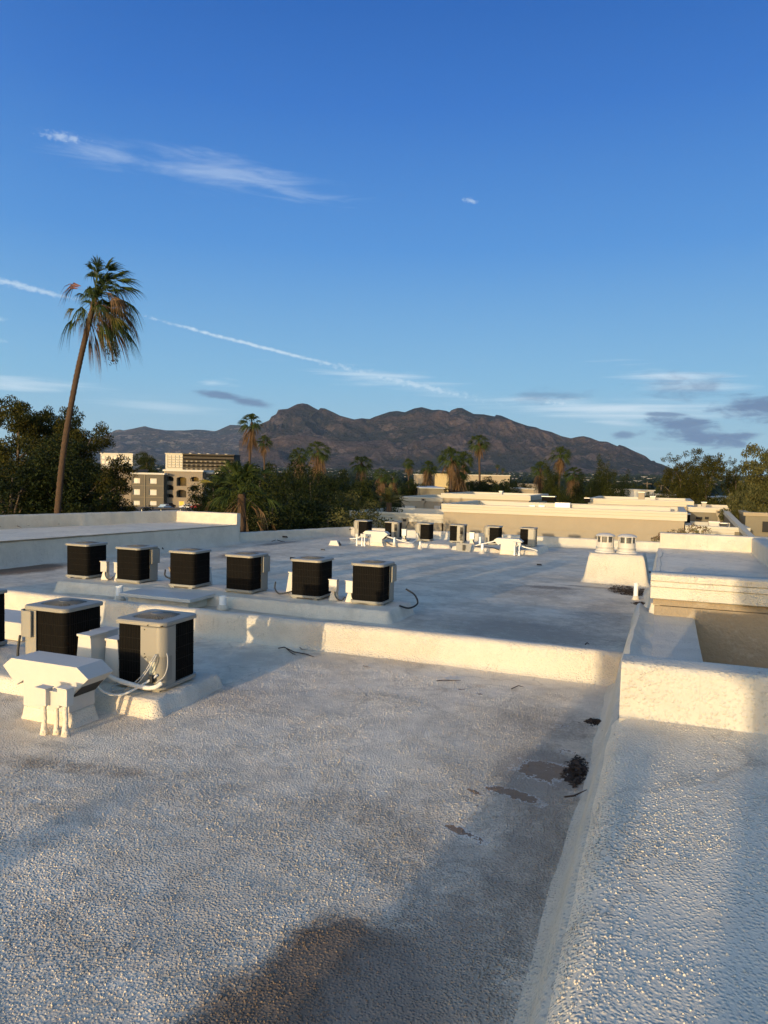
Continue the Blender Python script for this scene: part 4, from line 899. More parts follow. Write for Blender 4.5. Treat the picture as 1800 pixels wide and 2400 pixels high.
n7 = neighbour('olive neighbouring building with pale cornice and downspout at the right edge', X(1618, 1190, 57), X(1745, 1196, 57), 57, 8, Zz(1680, 1190, 57), .36, wallm=stucco_dark)
scupper(n7, X(1685, 1196, 57), 57, Zz(1685, 1196, 57), .9)
for a, b_ in ((1631, 1646), (1652, 1661)): adopt(MB().box(X(a, 1212, 57), X(b_, 1212, 57), 56.9, 57.05, Zz(a, 1217, 57), Zz(a, 1211, 57)).build('window', glassm), n7)
n8 = neighbour('dark olive neighbouring building with a window at the right edge of the photo', X(1748, 1200, 52), X(1900, 1200, 52), 52, 14, Zz(1770, 1201, 52), .22, wallm=stucco_dark, corm=stucco)
adopt(MB().box(X(1787, 1230, 51.9), X(1806, 1230, 51.9), 51.9, 52.05, Zz(1790, 1247, 52), Zz(1790, 1222, 52)).build('window', glassm), n8)
w0, w1_ = at(1701, 1196, 56.5), at(1775, 1270, 41)
dw = thing('sloping_wall', 'white capped wall running diagonally towards us beside the small low wing', 'wall', tuple(w1_))
adopt(MB().prism([w0 + Vector((-.16, 0, 0)), w0 + Vector((.16, 0, 0)), w0 + Vector((.16, 0, -.25)), w0 + Vector((-.16, 0, -.25))], w1_ - w0).build('wall_cap', cream), dw)
adopt(MB().prism([w0 + Vector((-.12, 0, -.251)), w0 + Vector((.12, 0, -.251)), w0 + Vector((.12, 0, -8)), w0 + Vector((-.12, 0, -8))], w1_ - w0).build('wall_body', stucco_dark), dw)
# white inner parapet and little fixtures on the long building's roof
zt = Zz(1400, 1184, 55)
adopt(MB().box(X(1204, 1180, 55), X(1572, 1190, 55), 55, 55.3, zt - .75, zt).build('inner_parapet', cream, bevel=.03), n1)
adopt(MB().box(X(1300, 1183, 54.4), X(1336, 1186, 54.4), 54.4, 54.9, zt - .7, zt + .12).build('grey_vent_box', galv, bevel=.02), n1)
for a in (1240, 1262): adopt(MB().box(X(a, 1184, 54.8), X(a + 14, 1184, 54.8), 54.86, 54.98, Zz(a, 1190, 54.8), Zz(a, 1184, 54.8)).build('louvre', galv), n1)
def rbox(name, a0, b0, a1, b1, Y, d, mat, lb, cat, grp=None):
    x0, x1 = X(a0, b0, Y), X(a1, b0, Y); z1, z0 = Zz(a0, b0, Y), Zz(a0, b1, Y); t = thing(name, lb, cat, ((x0 + x1) / 2, Y, z0), 0, grp)
    adopt(MB().box(x0, x1, Y, Y + d, z0, z1).build('box_body', mat, bevel=.02), t); adopt(MB().box(x0 - .03, x1 + .03, Y - .03, Y + d + .03, z1, z1 + .05).build('box_top', galv), t); return t
FG = 'far rooftop units'
rbox('rooftop_unit', 1606, 1206, 1618, 1230, 50.5, .9, unit_dark, 'black rooftop unit at the right end of the long tan building', 'air conditioner', FG)
rbox('rooftop_unit', 1270, 1164, 1300, 1174, 60.5, .9, unit_dark, 'low black rooftop unit between the second row buildings', 'air conditioner', FG)
rbox('rooftop_unit', 1370, 1168, 1381, 1177, 60.5, .9, unit_dark, 'small black rooftop unit against the left end of the right tan building', 'air conditioner', FG)
rbox('rooftop_unit', 1717, 1181, 1726, 1187, 64, .9, unit_dark, 'tiny black rooftop unit beyond the olive building', 'air conditioner', FG)
rbox('rooftop_unit', 1645, 1178, 1656, 1187, 60, .9, unit_metal, 'small grey rooftop unit on the olive building', 'air conditioner', FG)
rbox('chimney_box', 1496, 1154, 1511, 1170, 64, .8, stucco, 'square tan chimney box on the right tan building', 'chimney')
rbox('vent_box', 1524, 1164, 1536, 1172, 63.5, .5, white_paint, 'small white roof vent right of the chimney box', 'roof vent')
rbox('vent_box', 1170, 1152, 1177, 1159, 63, .5, white_paint, 'small white roof vent on the tan building behind the long one', 'roof vent')
rbox('roof_equipment', 1662, 1224, 1686, 1233, 50, .6, white_paint, 'white equipment frame on the small low wing', 'roof equipment')
rbox('roof_equipment', 1688, 1227, 1704, 1233, 50.3, .6, rubber, 'flat black equipment on the small low wing', 'roof equipment')

def farb(name, a0, b0, a1, b1, dist, depth, mat, lb, capm=None, cap=2, grp='distant low buildings'):
    """plain far building given by its front outline; its front faces us along the camera heading"""
    p0, p1 = atd(a0, b0, dist), atd(a1, b0, dist); zt_ = (p0.z + p1.z) / 2; c = (p0 + p1) / 2; w_ = (p1 - p0).length
    t = thing(name, lb, 'building', (c.x, c.y, GZ), YAW, grp); capz = cap * dist / f
    MB().box(-w_ / 2, w_ / 2, 0, depth, 0, zt_ - GZ - (capz if capm else 0)).build('wall', mat, t)
    if capm: MB().box(-w_ / 2 - .2, w_ / 2 + .2, -.2, depth + .2, zt_ - GZ - capz, zt_ - GZ).build('cornice', capm, t)
    return t
farb('low_building', 975, 1111, 996, 1135, 190, 14, stucco, 'pale tan building peeking out left of the bushy palm', cream)
farb('low_building', 1020, 1110, 1052, 1134, 190, 14, plain('buff_wall', (.42, .33, .17), .9), 'buff yellow building between the two bushy palms')
farb('low_building', 985, 1143, 1040, 1160, 110, 20, stucco_dark, 'grey roofed low building behind the tan cornice and palms', galv)
farb('low_building', 1090, 1113, 1195, 1130, 260, 20, stucco, 'long pale building behind the dark round trees', cream)
farb('low_building', 1222, 1145, 1251, 1160, 130, 12, stucco, 'small tan building with a cream top right of the dark trees', cream)
farb('low_building', 1230, 1134, 1262, 1144, 220, 12, wall_pale, 'small pale house behind the small tan building')
farb('low_building', 1486, 1148, 1533, 1162, 150, 16, white_paint, 'flat white building beside the power poles', foam_wall)
farb('low_building', 1594, 1161, 1625, 1172, 120, 12, white_paint, 'low white building between the bushes', cream)
farb('low_building', 1718, 1168, 1765, 1184, 100, 12, cream, 'cream building behind the right hand trees', white_paint)
farb('low_building', 1776, 1168, 1840, 1186, 100, 12, cream, 'cream building cut by the right edge of the photo', white_paint)

# ---------------------------------------------------------------- apartments at the left
def facade(t, w_, h_, opens, mat, th=.5, arch=False, z0=0):
    """wall with rectangular or arched openings built as real holes: list of (x0,x1,z0,z1,arched)"""
    xs_ = sorted({-w_ / 2, w_ / 2} | {o[0] for o in opens} | {o[1] for o in opens}); zs_ = sorted({z0, h_} | {o[2] for o in opens} | {o[3] for o in opens})
    mb = MB()
    for i in range(len(xs_) - 1):
        for j in range(len(zs_) - 1):
            cx, cz = (xs_[i] + xs_[i + 1]) / 2, (zs_[j] + zs_[j + 1]) / 2
            if not any(o[0] < cx < o[1] and o[2] < cz < o[3] for o in opens): mb.box(xs_[i], xs_[i + 1], 0, th, zs_[j], zs_[j + 1])
    for o in opens:
        if len(o) > 4 and o[4]:
            xm, a = (o[0] + o[1]) / 2, (o[1] - o[0]) / 2; hgt = .55
            for sg in (-1, 1):
                pts = [(xm + sg * a, 0, o[3]), (xm + sg * a, 0, o[3] - hgt)] + [(xm + sg * a * math.cos(q), 0, o[3] - hgt + hgt * .97 * math.sin(q)) for q in (.3, .6, .9, 1.25)]
                mb.prism(pts, (0, th, 0))
    return mb.build('front_wall', mat, t)
def aptm(name, a0, a1, top, dist, lb, wallm, opens, capm=white_paint, cappx=4, glass=glassm, depth=14, rows=None, grp='apartment blocks beyond the trees'):
    p0, p1 = atd(a0, top, dist), atd(a1, top, dist); c = (p0 + p1) / 2; w_ = (p1 - p0).length; h_ = c.z - GZ; k = dist / f
    t = thing(name, lb, 'building', (c.x, c.y, GZ), YAW, grp)
    q = lambda px: (px - (a0 + a1) / 2) * k
    zz = lambda py: h_ - (py - top) * k
    ops = [(q(o[0]), q(o[1]), zz(o[3]), zz(o[2]), o[4] if len(o) > 4 else False) for o in opens]
    facade(t, w_, h_ - cappx * k, ops, wallm)
    MB().box(-w_ / 2, w_ / 2, 2.2, depth, 0, h_ - cappx * k).build('rear_mass', wallm, t)
    MB().box(-w_ / 2, w_ / 2, .5, 2.2, h_ - cappx * k - .3, h_ - cappx * k).build('roof_slab', wallm, t)
    MB().box(-w_ / 2 - .3, w_ / 2 + .3, -.3, depth, h_ - cappx * k, h_).build('cornice', capm, t)
    for (x0, x1, z0_, z1_, ar) in ops:
        if ar:
            MB().box(x0, x1, 2.0, 2.15, z0_, z1_).build('balcony_door', glass, t)
            MB().box(x0, x1, .5, 2.0, z0_ - .15, z0_).build('balcony_floor', wallm, t)
        else:
            wn = MB().box(x0, x1, .30, .36, z0_, z1_).build('window', paleglass, t)
            MB().box((x0 * .45 + x1 * .55), x1, .25, .29, z0_, z1_).build('curtain', white_paint, wn)
            MB().box(x0 - .1, x1 + .1, -.12, .1, z0_ - .25, z0_ - .05).build('sill', stucco_dark, wn)
    return t, q, zz
D_ = 205
e1, q, zz = aptm('apartment_block', 240, 308, 1099, D_, 'pale apartment block with a wide arched balcony beside the dark pines', wall_pale, [(252, 297, 1119, 1134, True), (252, 297, 1148, 1160, True)], rooftile, 3)
e2, q, zz = aptm('apartment_block', 308.5, 384, 1108, D_ - 3, 'grey apartment block with six curtained windows and a central downpipe', wall_grey, [(312, 328, 1121, 1133), (350, 367, 1121, 1133), (312, 328, 1147, 1160), (350, 367, 1147, 1160), (312, 328, 1174, 1184), (350, 367, 1174, 1184)])
MB().box(q(339), q(341), -.2, -.02, 0, zz(1113)).build('downpipe', stucco_dark, e2)
for yy in (1139, 1166): MB().box(q(309), q(383.5), -.06, -.005, zz(yy), zz(yy) + .15).build('floor_band', stucco_dark, e2)
aptm('apartment_block', 384.5, 475, 1101, D_, 'pale apartment block with three columns of arched balconies behind the parked cars', wall_pale, [(387, 407, 1117, 1128, True), (414, 437, 1118, 1139, True), (446, 466, 1117, 1128, True), (387, 407, 1137, 1149, True), (446, 466, 1137, 1149, True), (387, 407, 1158, 1167, True), (414, 437, 1148, 1166, True), (446, 466, 1160, 1168, True)])
aptm('apartment_block', 475.5, 520, 1106, D_ + 4, 'recessed apartment wing right of the arched balconies, mostly behind trees', wall_grey, [(480, 492, 1119, 1129), (480, 492, 1140, 1150)])
aptm('hotel_block', 236, 311, 1062, 330, 'white banded hotel block with dark window rows above the left apartments', white_paint, [(238 + i * 9, 245 + i * 9, 1069 + j * 11, 1076 + j * 11) for i in range(8) for j in range(2)], white_paint, 3, grp='tall blocks in the distance')
aptm('tower_block', 388, 428, 1062, 330, 'white tall block with five floors of balconies beside the netted block', cream, [(393 + i * 9, 400 + i * 9, 1067 + j * 6, 1070.5 + j * 6) for i in range(4) for j in range(5)], cream, 2, grp='tall blocks in the distance')
mbk, q, zz = aptm('netted_block', 428.5, 548, 1064, 330, 'tall block wrapped in dark brown scaffold netting', meshnet, [], meshnet, 2, grp='tall blocks in the distance')
g = MB()
for j in range(4): MB().box(q(430), q(547), -.5, -.01, zz(1070 + j * 8), zz(1070 + j * 8) + .5).build('netting_band', unit_dark, mbk)
for i in range(10):
    for j in range(3): MB().box(q(436 + i * 11), q(441 + i * 11), -.2, -.005, zz(1086 + j * 9), zz(1080 + j * 9)).build('window', plain('netted_window', (.10, .085, .065), .5) if 'netted_window' not in MATS else MATS['netted_window'], mbk)
for i in range(5): MB().box(q(440 + i * 21), q(446 + i * 21), 2, 5, zz(1064), zz(1062.6)).build('roof_fitting', white_paint, mbk)
# cars
def make_car(mat):
    t = thing('parked_car', '', 'car')
    prof = [(-2.2, .35), (-2.25, .75), (-2.0, .95), (-1.4, 1.02), (-.9, 1.42), (.7, 1.45), (1.35, 1.0), (2.1, .85), (2.25, .6), (2.2, .35)]
    MB().prism([(x, -.85, z) for x, z in prof], (0, 1.7, 0)).build('body', mat, t, bevel=.1, seg=3)
    MB().prism([(-1.25, -.87, 1.04), (-.85, -.87, 1.34), (.62, -.87, 1.36), (1.15, -.87, 1.02)], (0, 1.74, 0)).build('side_windows', glassm, t)
    for x in (-1.4, 1.4):
        for y in (-.86, .70):
            m_ = MB().lathe([(.0, 0), (.33, 0), (.33, .18), (0, .18)], 0, 0, 14); m_.v = [(a + x, y + c_, b_ + .33) for a, b_, c_ in m_.v]; m_.build('wheel', rubber, t)
    return t
for px, py, dd, rz, cm, lb in ((386, 1183, 192, 80, (.32, .42, .5), 'pale blue car parked at the corner of the grey apartment block'), (395, 1178, 200, 70, (.02, .02, .025), 'dark car parked behind the pale blue one'),
        (440, 1180, 196, 20, (.6, .6, .6), 'white car parked right of the yellow banner'), (464, 1180, 196, 15, (.22, .02, .02), 'red car parked right of the white one'), (497, 1182, 194, 20, (.4, .4, .4), 'grey car half hidden by the fan palm')):
    c_ = make_car(plain('car_paint_' + lb.split()[0], cm, .25)); p = atd(px, py, dd); c_.location = (p.x, p.y, GZ); c_.rotation_euler = (0, 0, YAW + math.radians(rz)); c_['label'] = lb; c_['group'] = 'cars parked by the apartments'
p = atd(425.5, 1180, 197); yb = thing('banner', 'yellow banner hanging by the parked cars', 'banner', (p.x, p.y, GZ), YAW); MB().box(-.65, .65, -.02, .02, .7, 2.1).build('banner_cloth', yellow, yb); MB().box(-.72, -.66, -.03, .03, 0, 2.2).build('post', galv, yb); MB().box(.66, .72, -.03, .03, 0, 2.2).build('post', galv, yb)
V_ = lambda px, py, dd: atd(px, py, dd)
lot = [V_(150, 1195, 170), V_(560, 1195, 170), V_(560, 1185, 203), V_(150, 1185, 203)]
tag(MB().add([(q_.x, q_.y, GZ + .02) for q_ in lot], [(0, 1, 2, 3)]).build('car_park', asphalt), kind='structure')
cp_ = V_(400, 1190, 150); cpt = thing('carport', 'long dark carport roof in the car park beyond the left parapet', 'carport', (cp_.x, cp_.y, GZ), YAW)
MB().box(-6.5, 7.5, -2, 2, 2.5, 2.65).build('roof', asphalt, cpt)
for x in (-6, -2, 2, 6): MB().box(x - .06, x + .06, -.06, .06, 0, 2.5).build('post', galv, cpt)
lpz = V_(167, 1195, 75); t = thing('lamp_post', 'short white post standing right of the tall palm trunk', 'post', (lpz.x, lpz.y, GZ), 0); MB().tube([(0, 0, 0), (0, 0, 6.3)], .07, 10).build('pole', pvc, t); MB().box(-.12, .12, -.12, .12, 6.3, 6.5).build('lamp_head', pvc, t)
for px, y0, dd, lb in ((1517, 1129, 210, 'wooden power pole with crossarm above the flat white building'), (1550, 1134, 230, 'second power pole right of the flat white building'), (1440, 1132, 260, 'faint power pole between the mountain foot and the trees')):
    p = atd(px, y0, dd); t = thing('power_pole', lb, 'power pole', (p.x, p.y, GZ), YAW, 'power poles'); MB().tube([(0, 0, 0), (0, 0, p.z - GZ)], [.2, .13], 8).build('pole', bark, t); MB().box(-1.3, 1.3, -.08, .08, p.z - GZ - .7, p.z - GZ - .5).build('crossarm', bark, t)

# ---------------------------------------------------------------- trees
def leafcloud(blobs_, n, size, seed, flat=.7, tri=False):
    """many small leaf faces through the shell and volume of several ellipsoid clumps"""
    r_ = np.random.default_rng(seed); B = np.array(blobs_, float); vol = (B[:, 3] * B[:, 4] * B[:, 5]) ** .72; pk = r_.choice(len(B), n, p=vol / vol.sum())
    d = r_.normal(size=(n, 3)); d /= np.linalg.norm(d, axis=1)[:, None]; rad_ = r_.random(n) ** .38
    # twig sub-clumps
    k = 22 * len(B); cd_ = r_.normal(size=(k, 3)); cd_ /= np.linalg.norm(cd_, axis=1)[:, None]; cr_ = .55 + .5 * r_.random(k)
    own = r_.integers(0, 22, n) + pk * 22
    P_ = cd_[own] * cr_[own][:, None] + d * rad_[:, None] * .30
    P_ = P_ * B[pk, 3:6] + B[pk, 0:3]
    a = r_.normal(size=(n, 3)); a /= np.linalg.norm(a, axis=1)[:, None]; b_ = np.cross(a, r_.normal(size=(n, 3))); b_ /= np.linalg.norm(b_, axis=1)[:, None]
    s_ = size * (.6 + .8 * r_.random(n))[:, None]
    V = np.stack([P_ - a * s_, P_ + b_ * s_ * .45, P_ + a * s_, P_ - b_ * s_ * .45], 1).reshape(-1, 3)
    return V, np.arange(n * 4).reshape(n, 4)
def tree_mesh(kind, seed):
    r_ = random.Random(seed); bl = []
    if kind == 'pine':                                     # irregular, flat topped clumps on limbs
        for i in range(17):
            a = r_.random() * 2 * PI; h = .30 + .62 * (i / 17) ** .9; rr = (.34 * math.sin(PI * min(1, h * .95)) + .06) * r_.uniform(.3, 1.0); s_ = r_.uniform(.10, .17)
            bl.append((rr * math.cos(a), rr * math.sin(a), h, s_ * 1.15, s_ * 1.15, s_ * .7))
    elif kind == 'round':
        for i in range(18):
            a = r_.random() * 2 * PI; h = r_.uniform(.22, .88); rr = .36 * math.sqrt(max(0, 1 - ((h - .5) / .5) ** 2)) * r_.uniform(.3, 1); s_ = r_.uniform(.12, .2)
            bl.append((rr * math.cos(a), rr * math.sin(a), h, s_, s_, s_ * .85))
    elif kind == 'dense':
        for i in range(22):
            a = r_.random() * 2 * PI; h = r_.uniform(.08, .9); rr = .30 * (1 - h * .55) * r_.uniform(.2, 1.0); s_ = r_.uniform(.12, .19)
            bl.append((rr * math.cos(a), rr * math.sin(a), h, s_, s_, s_))
    return bl
def make_tree(kind, seed, H_, n, leaf, mat, wid=1.0):
    bl = [(x * H_ * wid, y * H_ * wid, z * H_, a * H_ * wid, b_ * H_ * wid, c_ * H_) for x, y, z, a, b_, c_ in tree_mesh(kind, seed)]
    t = thing({'pine': 'pine_tree', 'round': 'broadleaf_tree', 'dense': 'evergreen_tree'}[kind], '', 'tree')
    V, Fq = leafcloud(bl, n, leaf, seed); rawmesh('crown', V, Fq, mat, t)
    mb = MB(); r0 = .022 * H_
    mb.tube([(0, 0, 0), (.01 * H_, 0, .3 * H_), (-.01 * H_, .01 * H_, .6 * H_), (0, 0, .85 * H_)], [r0, r0 * .8, r0 * .5, r0 * .2], 8)
    for q_ in bl[::2]:
        z0_ = max(.2 * H_, q_[2] - .16 * H_); mb.tube([(0, 0, z0_), (q_[0] * .5, q_[1] * .5, (z0_ + q_[2]) / 2 + .01 * H_), q_[:3]], [r0 * .45, r0 * .28, r0 * .1], 5)
    mb.build('trunk', bark, t); return t
protos = {}
def tree(kind, px, top, dist, lb, mat=None, wid=1.0, var=0, group=None, n=9000, leaf=None, sy=1.0):
    key = (kind, var, mat.name if mat else '')
    p = atd(px, top, dist); H_ = p.z - GZ
    if key not in protos:
        o = make_tree(kind, 100 + var * 7 + len(kind), 10.0, int(n * 3.4), (leaf or .12) * .66, mat or leaf_dark); protos[key] = o
    else: o = copy_tree(protos[key])
    s_ = H_ / 10.0; o.location = (p.x, p.y, GZ); o.scale = (s_ * wid, s_ * wid, s_); o.rotation_euler = (0, 0, random.random() * 6); o['label'] = lb
    if group: o['group'] = group
    return o
GP, GB, GR = 'dark pines at the left', 'trees massed beyond the left parapet', 'pines at the right'
tree('pine', 45, 912, 60, 'tallest dark pine at the left edge of the photo', leaf_pine, .74, 0, GP, 16000, .10)
tree('pine', 110, 945, 66, 'dark pine rising just left of the tall palm trunk', leaf_pine, .62, 1, GP, 16000, .10)
tree('pine', 188, 980, 58, 'dark pine right of the tall palm trunk', leaf_pine, .72, 0, GP)
tree('dense', 150, 1040, 50, 'dark evergreen behind the foot of the tall palm', leaf_dark, 1.1, 0, GP, 9000, .12)
tree('dense', 30, 1060, 48, 'low dark evergreen filling the left edge above the parapet', leaf_dark, 1.3, 0, GP)
tree('round', 222, 1080, 60, 'dark leafy tree at the right end of the left tree group', leaf_dark, .66, 0, GP, 9000, .13)
tree('round', 276, 1142, 66, 'small round dark tree in front of the pale apartment block', leaf_dark, 1.1, 1, GP, 7000, .13)
tree('round', 344, 1057, 235, 'rounded green tree between the hotel and the netted block', leaf_green, 1.0, 2, 'trees beyond', 7000, .14)
for i, (px, tp, dd, wd_) in enumerate([(500, 1100, 60, 1.0), (545, 1078, 66, 1.0), (610, 1075, 60, 1.1), (668, 1078, 64, 1.0), (728, 1082, 58, 1.1), (775, 1092, 64, 1.0), (640, 1130, 46, 1.3), (720, 1140, 45, 1.3), (800, 1128, 50, 1.2), (848, 1120, 62, 1.0), (480, 1135, 75, 1.0), (580, 1120, 50, 1.3), (770, 1165, 43, 1.6), (680, 1170, 42, 1.6), (890, 1128, 70, .9), (850, 1160, 56, 1.1)]):
    lbs = ['leafy tree at the left end of the tree mass, by the arched apartments', 'leafy tree under the tallest distant palm', 'tree top left of the shaggy palm pair', 'tree top directly under the shaggy palm pair', 'rounded tree top right of the shaggy palm pair', 'tree sloping down below the mountain centre', 'lower tree in the middle of the tree mass', 'darker lower tree in the tree mass', 'olive tinted tree above the start of the rear parapet', 'tree under the small dark palm', 'tree touching the arched apartments', 'bushy tree right behind the low fan palm', 'low tree just above the rear parapet corner', 'lowest bushy tree above the parapet', 'tree between the small palms', 'low tree left of the feathery palm']
    tree(['round', 'dense', 'round'][i % 3], px, tp, dd, lbs[i], [leaf_green, leaf_dark, leaf_olive][[0, 0, 1, 0, 1, 0, 0, 1, 2, 0, 0, 0, 2, 1, 1, 0][i]], wd_ * .8, i % 2 + 3, GB, 9000, .13)
for i, (px, tp, dd, wd_, k, lb) in enumerate([(960, 1118, 120, 1, 'round', 'dark tree behind the low tan roof, left of the bushy palm'), (1100, 1116, 130, 1.3, 'round', 'dark round tree right of the twin palms'), (1145, 1113, 135, 1.3, 'round', 'second dark round tree behind the tan roofs'), (1185, 1118, 130, 1.2, 'round', 'third dark round tree behind the tan roofs'), (1225, 1124, 150, 1.1, 'round', 'last dark round tree, next to the small tan building'),
        (1300, 1088, 120, 1.0, 'dense', 'green tree wrapped around the palm trunk'), (1350, 1120, 120, 1, 'dense', 'dark evergreen right of the palm pair'), (1385, 1108, 115, .9, 'dense', 'dark evergreen left of the domed tree'), (1425, 1079, 115, .95, 'dense', 'domed dark evergreen tree before the mountain foot'), (1455, 1112, 110, .9, 'dense', 'dark evergreen at the right of the domed tree'),
        (1540, 1150, 110, 1.2, 'round', 'green bushes beside the flat white building'), (1575, 1148, 100, 1.1, 'round', 'bushes under the first right hand pine'), (1625, 1150, 95, 1.3, 'round', 'dense bush behind the right tan building'), (1665, 1152, 95, 1.2, 'round', 'bush right of the dense bush'), (1700, 1160, 90, 1.0, 'round', 'small bush under the right hand pines'), (1500, 1128, 160, 1.0, 'round', 'small far tree left of the power pole'), (1640, 1128, 170, 1.4, 'round', 'far tree behind the right hand pines'), (1770, 1120, 150, 1.4, 'round', 'far tree at the right edge')]):
    tree(k, px, tp, dd, lb, leaf_dark if i in (1, 2, 3, 7, 9) else leaf_green, wd_ * (.62 if k == 'dense' else .8), 3 if k == 'dense' else 4, 'trees behind the roofs', 9000, .13)
for px, tp, dd, wd_, lb, vr in ((1598, 1062, 95, .60, 'first pine from the left in the right hand group', 6), (1662, 1052, 92, .64, 'broad crowned pine in the middle of the right hand group', 7), (1728, 1070, 100, .36, 'slender pine between the broad one and the near one', 6), (1812, 980, 52, .50, 'tall near pine cut by the right edge of the photo', 8)):
    tree('pine', px, tp, dd, lb, leaf_olive if vr == 8 else leaf_pine, wd_, vr, GR, 9000 if vr < 8 else 16000, .12)
tree('pine', 1775, 1105, 55, 'olive pale tree in front of the dark building at the right', leaf_olive, .42, 8, GR)
# shrub poking over the rear parapet
sh = thing('shrub', 'reddish flowering shrub growing over the parapet against the long tan building', 'shrub', tuple(at(1590, 1275, 40))); 
V, Fq = leafcloud([(x, 0, z, .5, .4, .28) for x, z in ((-.9, .1), (-.5, .35), (0, .5), (.5, .55), (.9, .75), (1.1, .3), (-.3, .0), (.4, .2))], 1500, .06, 5); rawmesh('foliage', V, Fq, leafmat('reddish_leaves', (.12, .06, .04), (.16, .15, .06)), sh)
mb = MB()
for k in range(9): mb.tube([(0, 0, -1.2), (random.uniform(-.6, .6), 0, -.2), (random.uniform(-1.2, 1.2), 0, random.uniform(.3, .9))], [.03, .02, .008], 5)
mb.build('stem', bark, sh)

# ---------------------------------------------------------------- palms
def fan(L_, pet, az_, el_, sag, r_, nseg=20, spread=1.9, tipdroop=.5, narrow=1.0, wind=(0, 0, 0)):
    """one fan frond: petiole from the crown, then pleated blade with drooping tips. returns verts, quads"""
    V = []; Fq = []; wnd = Vector(wind)
    Rm = Matrix.Rotation(az_, 3, 'Z') @ Matrix.Rotation(-el_, 3, 'Y')
    def wpt(x, y, z, g): q_ = Rm @ Vector((x, y, z)); q_ += wnd * (g ** 1.6); q_.z -= sag * g ** 2; return q_
    # petiole
    pw = .022 * L_; n = 5
    for i in range(n):
        u = pet * i / (n - 1); g_ = u / (pet + L_)
        for y, z in ((-pw, 0), (pw, 0)): V.append(wpt(u, y, z, g_))
    for i in range(n - 1): Fq.append((i * 2, i * 2 + 1, i * 2 + 3, i * 2 + 2))
    for k in range(nseg):
        a0 = (k + .5) / nseg * 2 - 1; ang = a0 * spread / 2 * 1.0; ln = L_ * (1 - .28 * abs(a0)) * r_.uniform(.85, 1.05); hw = spread / nseg * .52
        base = len(V); fold = .05 * L_ * (1 if k % 2 else -1)
        td = tipdroop * r_.uniform(.6, 1.4); jit = r_.uniform(-.08, .08)
        for j, (u, wf) in enumerate(((.03, 1), (.45, 1.0), (.72, .55), (1.0, .06))):
            rr = ln * u; w_ = rr * hw * wf if j < 2 else ln * .45 * hw * wf * 1.3
            a = ang + jit * u; cx, cy = pet + rr * math.cos(a), rr * math.sin(a) * narrow; px_, py_ = -math.sin(a), math.cos(a) * narrow
            gdrop = td * ln * max(0, u - .4) ** 2 * 1.8
            for sg in (-1, 1):
                q_ = wpt(cx + px_ * w_ * sg, cy + py_ * w_ * sg, -abs(a0) * .22 * rr + fold * sg * .3 * wf, (pet + rr) / (pet + L_)); q_.z -= gdrop; V.append(q_)
        for j in range(3): Fq.append((base + j * 2, base + j * 2 + 1, base + j * 2 + 3, base + j * 2 + 2))
    return V, Fq
def trunk_mesh(path, r0, r1, mat, par, rings=40):
    P_ = [Vector(p) for p in path]; P_ = [P_[0] * 2 - P_[1]] + P_ + [P_[-1] * 2 - P_[-2]]; o = []
    m_ = len(path) - 1; per = max(2, rings // m_)
    for i in range(1, len(P_) - 2):
        for k in range(per):
            u = k / per; a, b_, c_, d_ = P_[i - 1:i + 3]; o.append(.5 * ((2 * b_) + (c_ - a) * u + (2 * a - 5 * b_ + 4 * c_ - d_) * u * u + (3 * b_ - a - 3 * c_ + d_) * u ** 3))
    o.append(P_[-2]); n = len(o)
    rr = [(r0 + (r1 - r0) * i / n) * (1.06 if i % 2 else .95) * random.uniform(.97, 1.04) for i in range(n)]
    return MB().tube(o, rr, 12).build('trunk', mat, par, auto=math.radians(60))
def tomesh(name, parts, mat, par):
    V = []; Fq = []
    for v_, f_ in parts: k = len(V); V += [tuple(x) for x in v_]; Fq += [tuple(i + k for i in q_) for q_ in f_]
    return rawmesh(name, V, Fq, mat, par)
def far_palm_proto(seed, skirt, asym=0.0):
    r_ = random.Random(seed); t = thing('fan_palm', '', 'palm tree')
    green = []; dead = []
    for k in range(46):
        el_ = math.radians(r_.uniform(-35, 85)); green.append(fan(.85, r_.uniform(.5, .85), r_.random() * 2 * PI, el_, r_.uniform(.15, .5), r_, 12, 1.9, .7))
    for k in range(int(34 * skirt)):
        el_ = math.radians(r_.uniform(-80, -30)); v_, f_ = fan(.8, r_.uniform(.25, .6), r_.random() * 2 * PI, el_, .3, r_, 8, 1.3, 1.2, .5); zo = -r_.random() * .9 * skirt
        dead.append(([Vector((x.x, x.y, x.z + zo)) for x in v_], f_))
    tomesh('crown', green, palm_green, t); tomesh('dead_frond_skirt', dead, palm_dead, t)
    return t
pp = [far_palm_proto(11, 1.0), far_palm_proto(12, 1.9), far_palm_proto(13, .6)]
def palm(px, cy, wpx, v_, lb, trunkr=.17, grp='palms beyond the roofs'):
    dist = 3.3 * f / wpx; p = atd(px, cy, dist)
    o = pp[v_] if not pp[v_].get('used') else copy_tree(pp[v_]); pp[v_]['used'] = 1
    o.location = (p.x, p.y, p.z); o.scale = (1.75, 1.75, 1.6); o.rotation_euler = (random.uniform(-.05, .05), random.uniform(-.05, .05), random.random() * 6); o['label'] = lb; o['group'] = grp
    for ch in list(o.children):
        if ch.name.startswith('trunk'): bpy.data.objects.remove(ch)
    h = (p.z - GZ) / 1.6; trunk_mesh([(random.uniform(-.4, .4), random.uniform(-.3, .3), -h), (0, 0, -h * .5), (0, 0, 0)], trunkr * .8, trunkr * .62, bark_palm, o, 24)
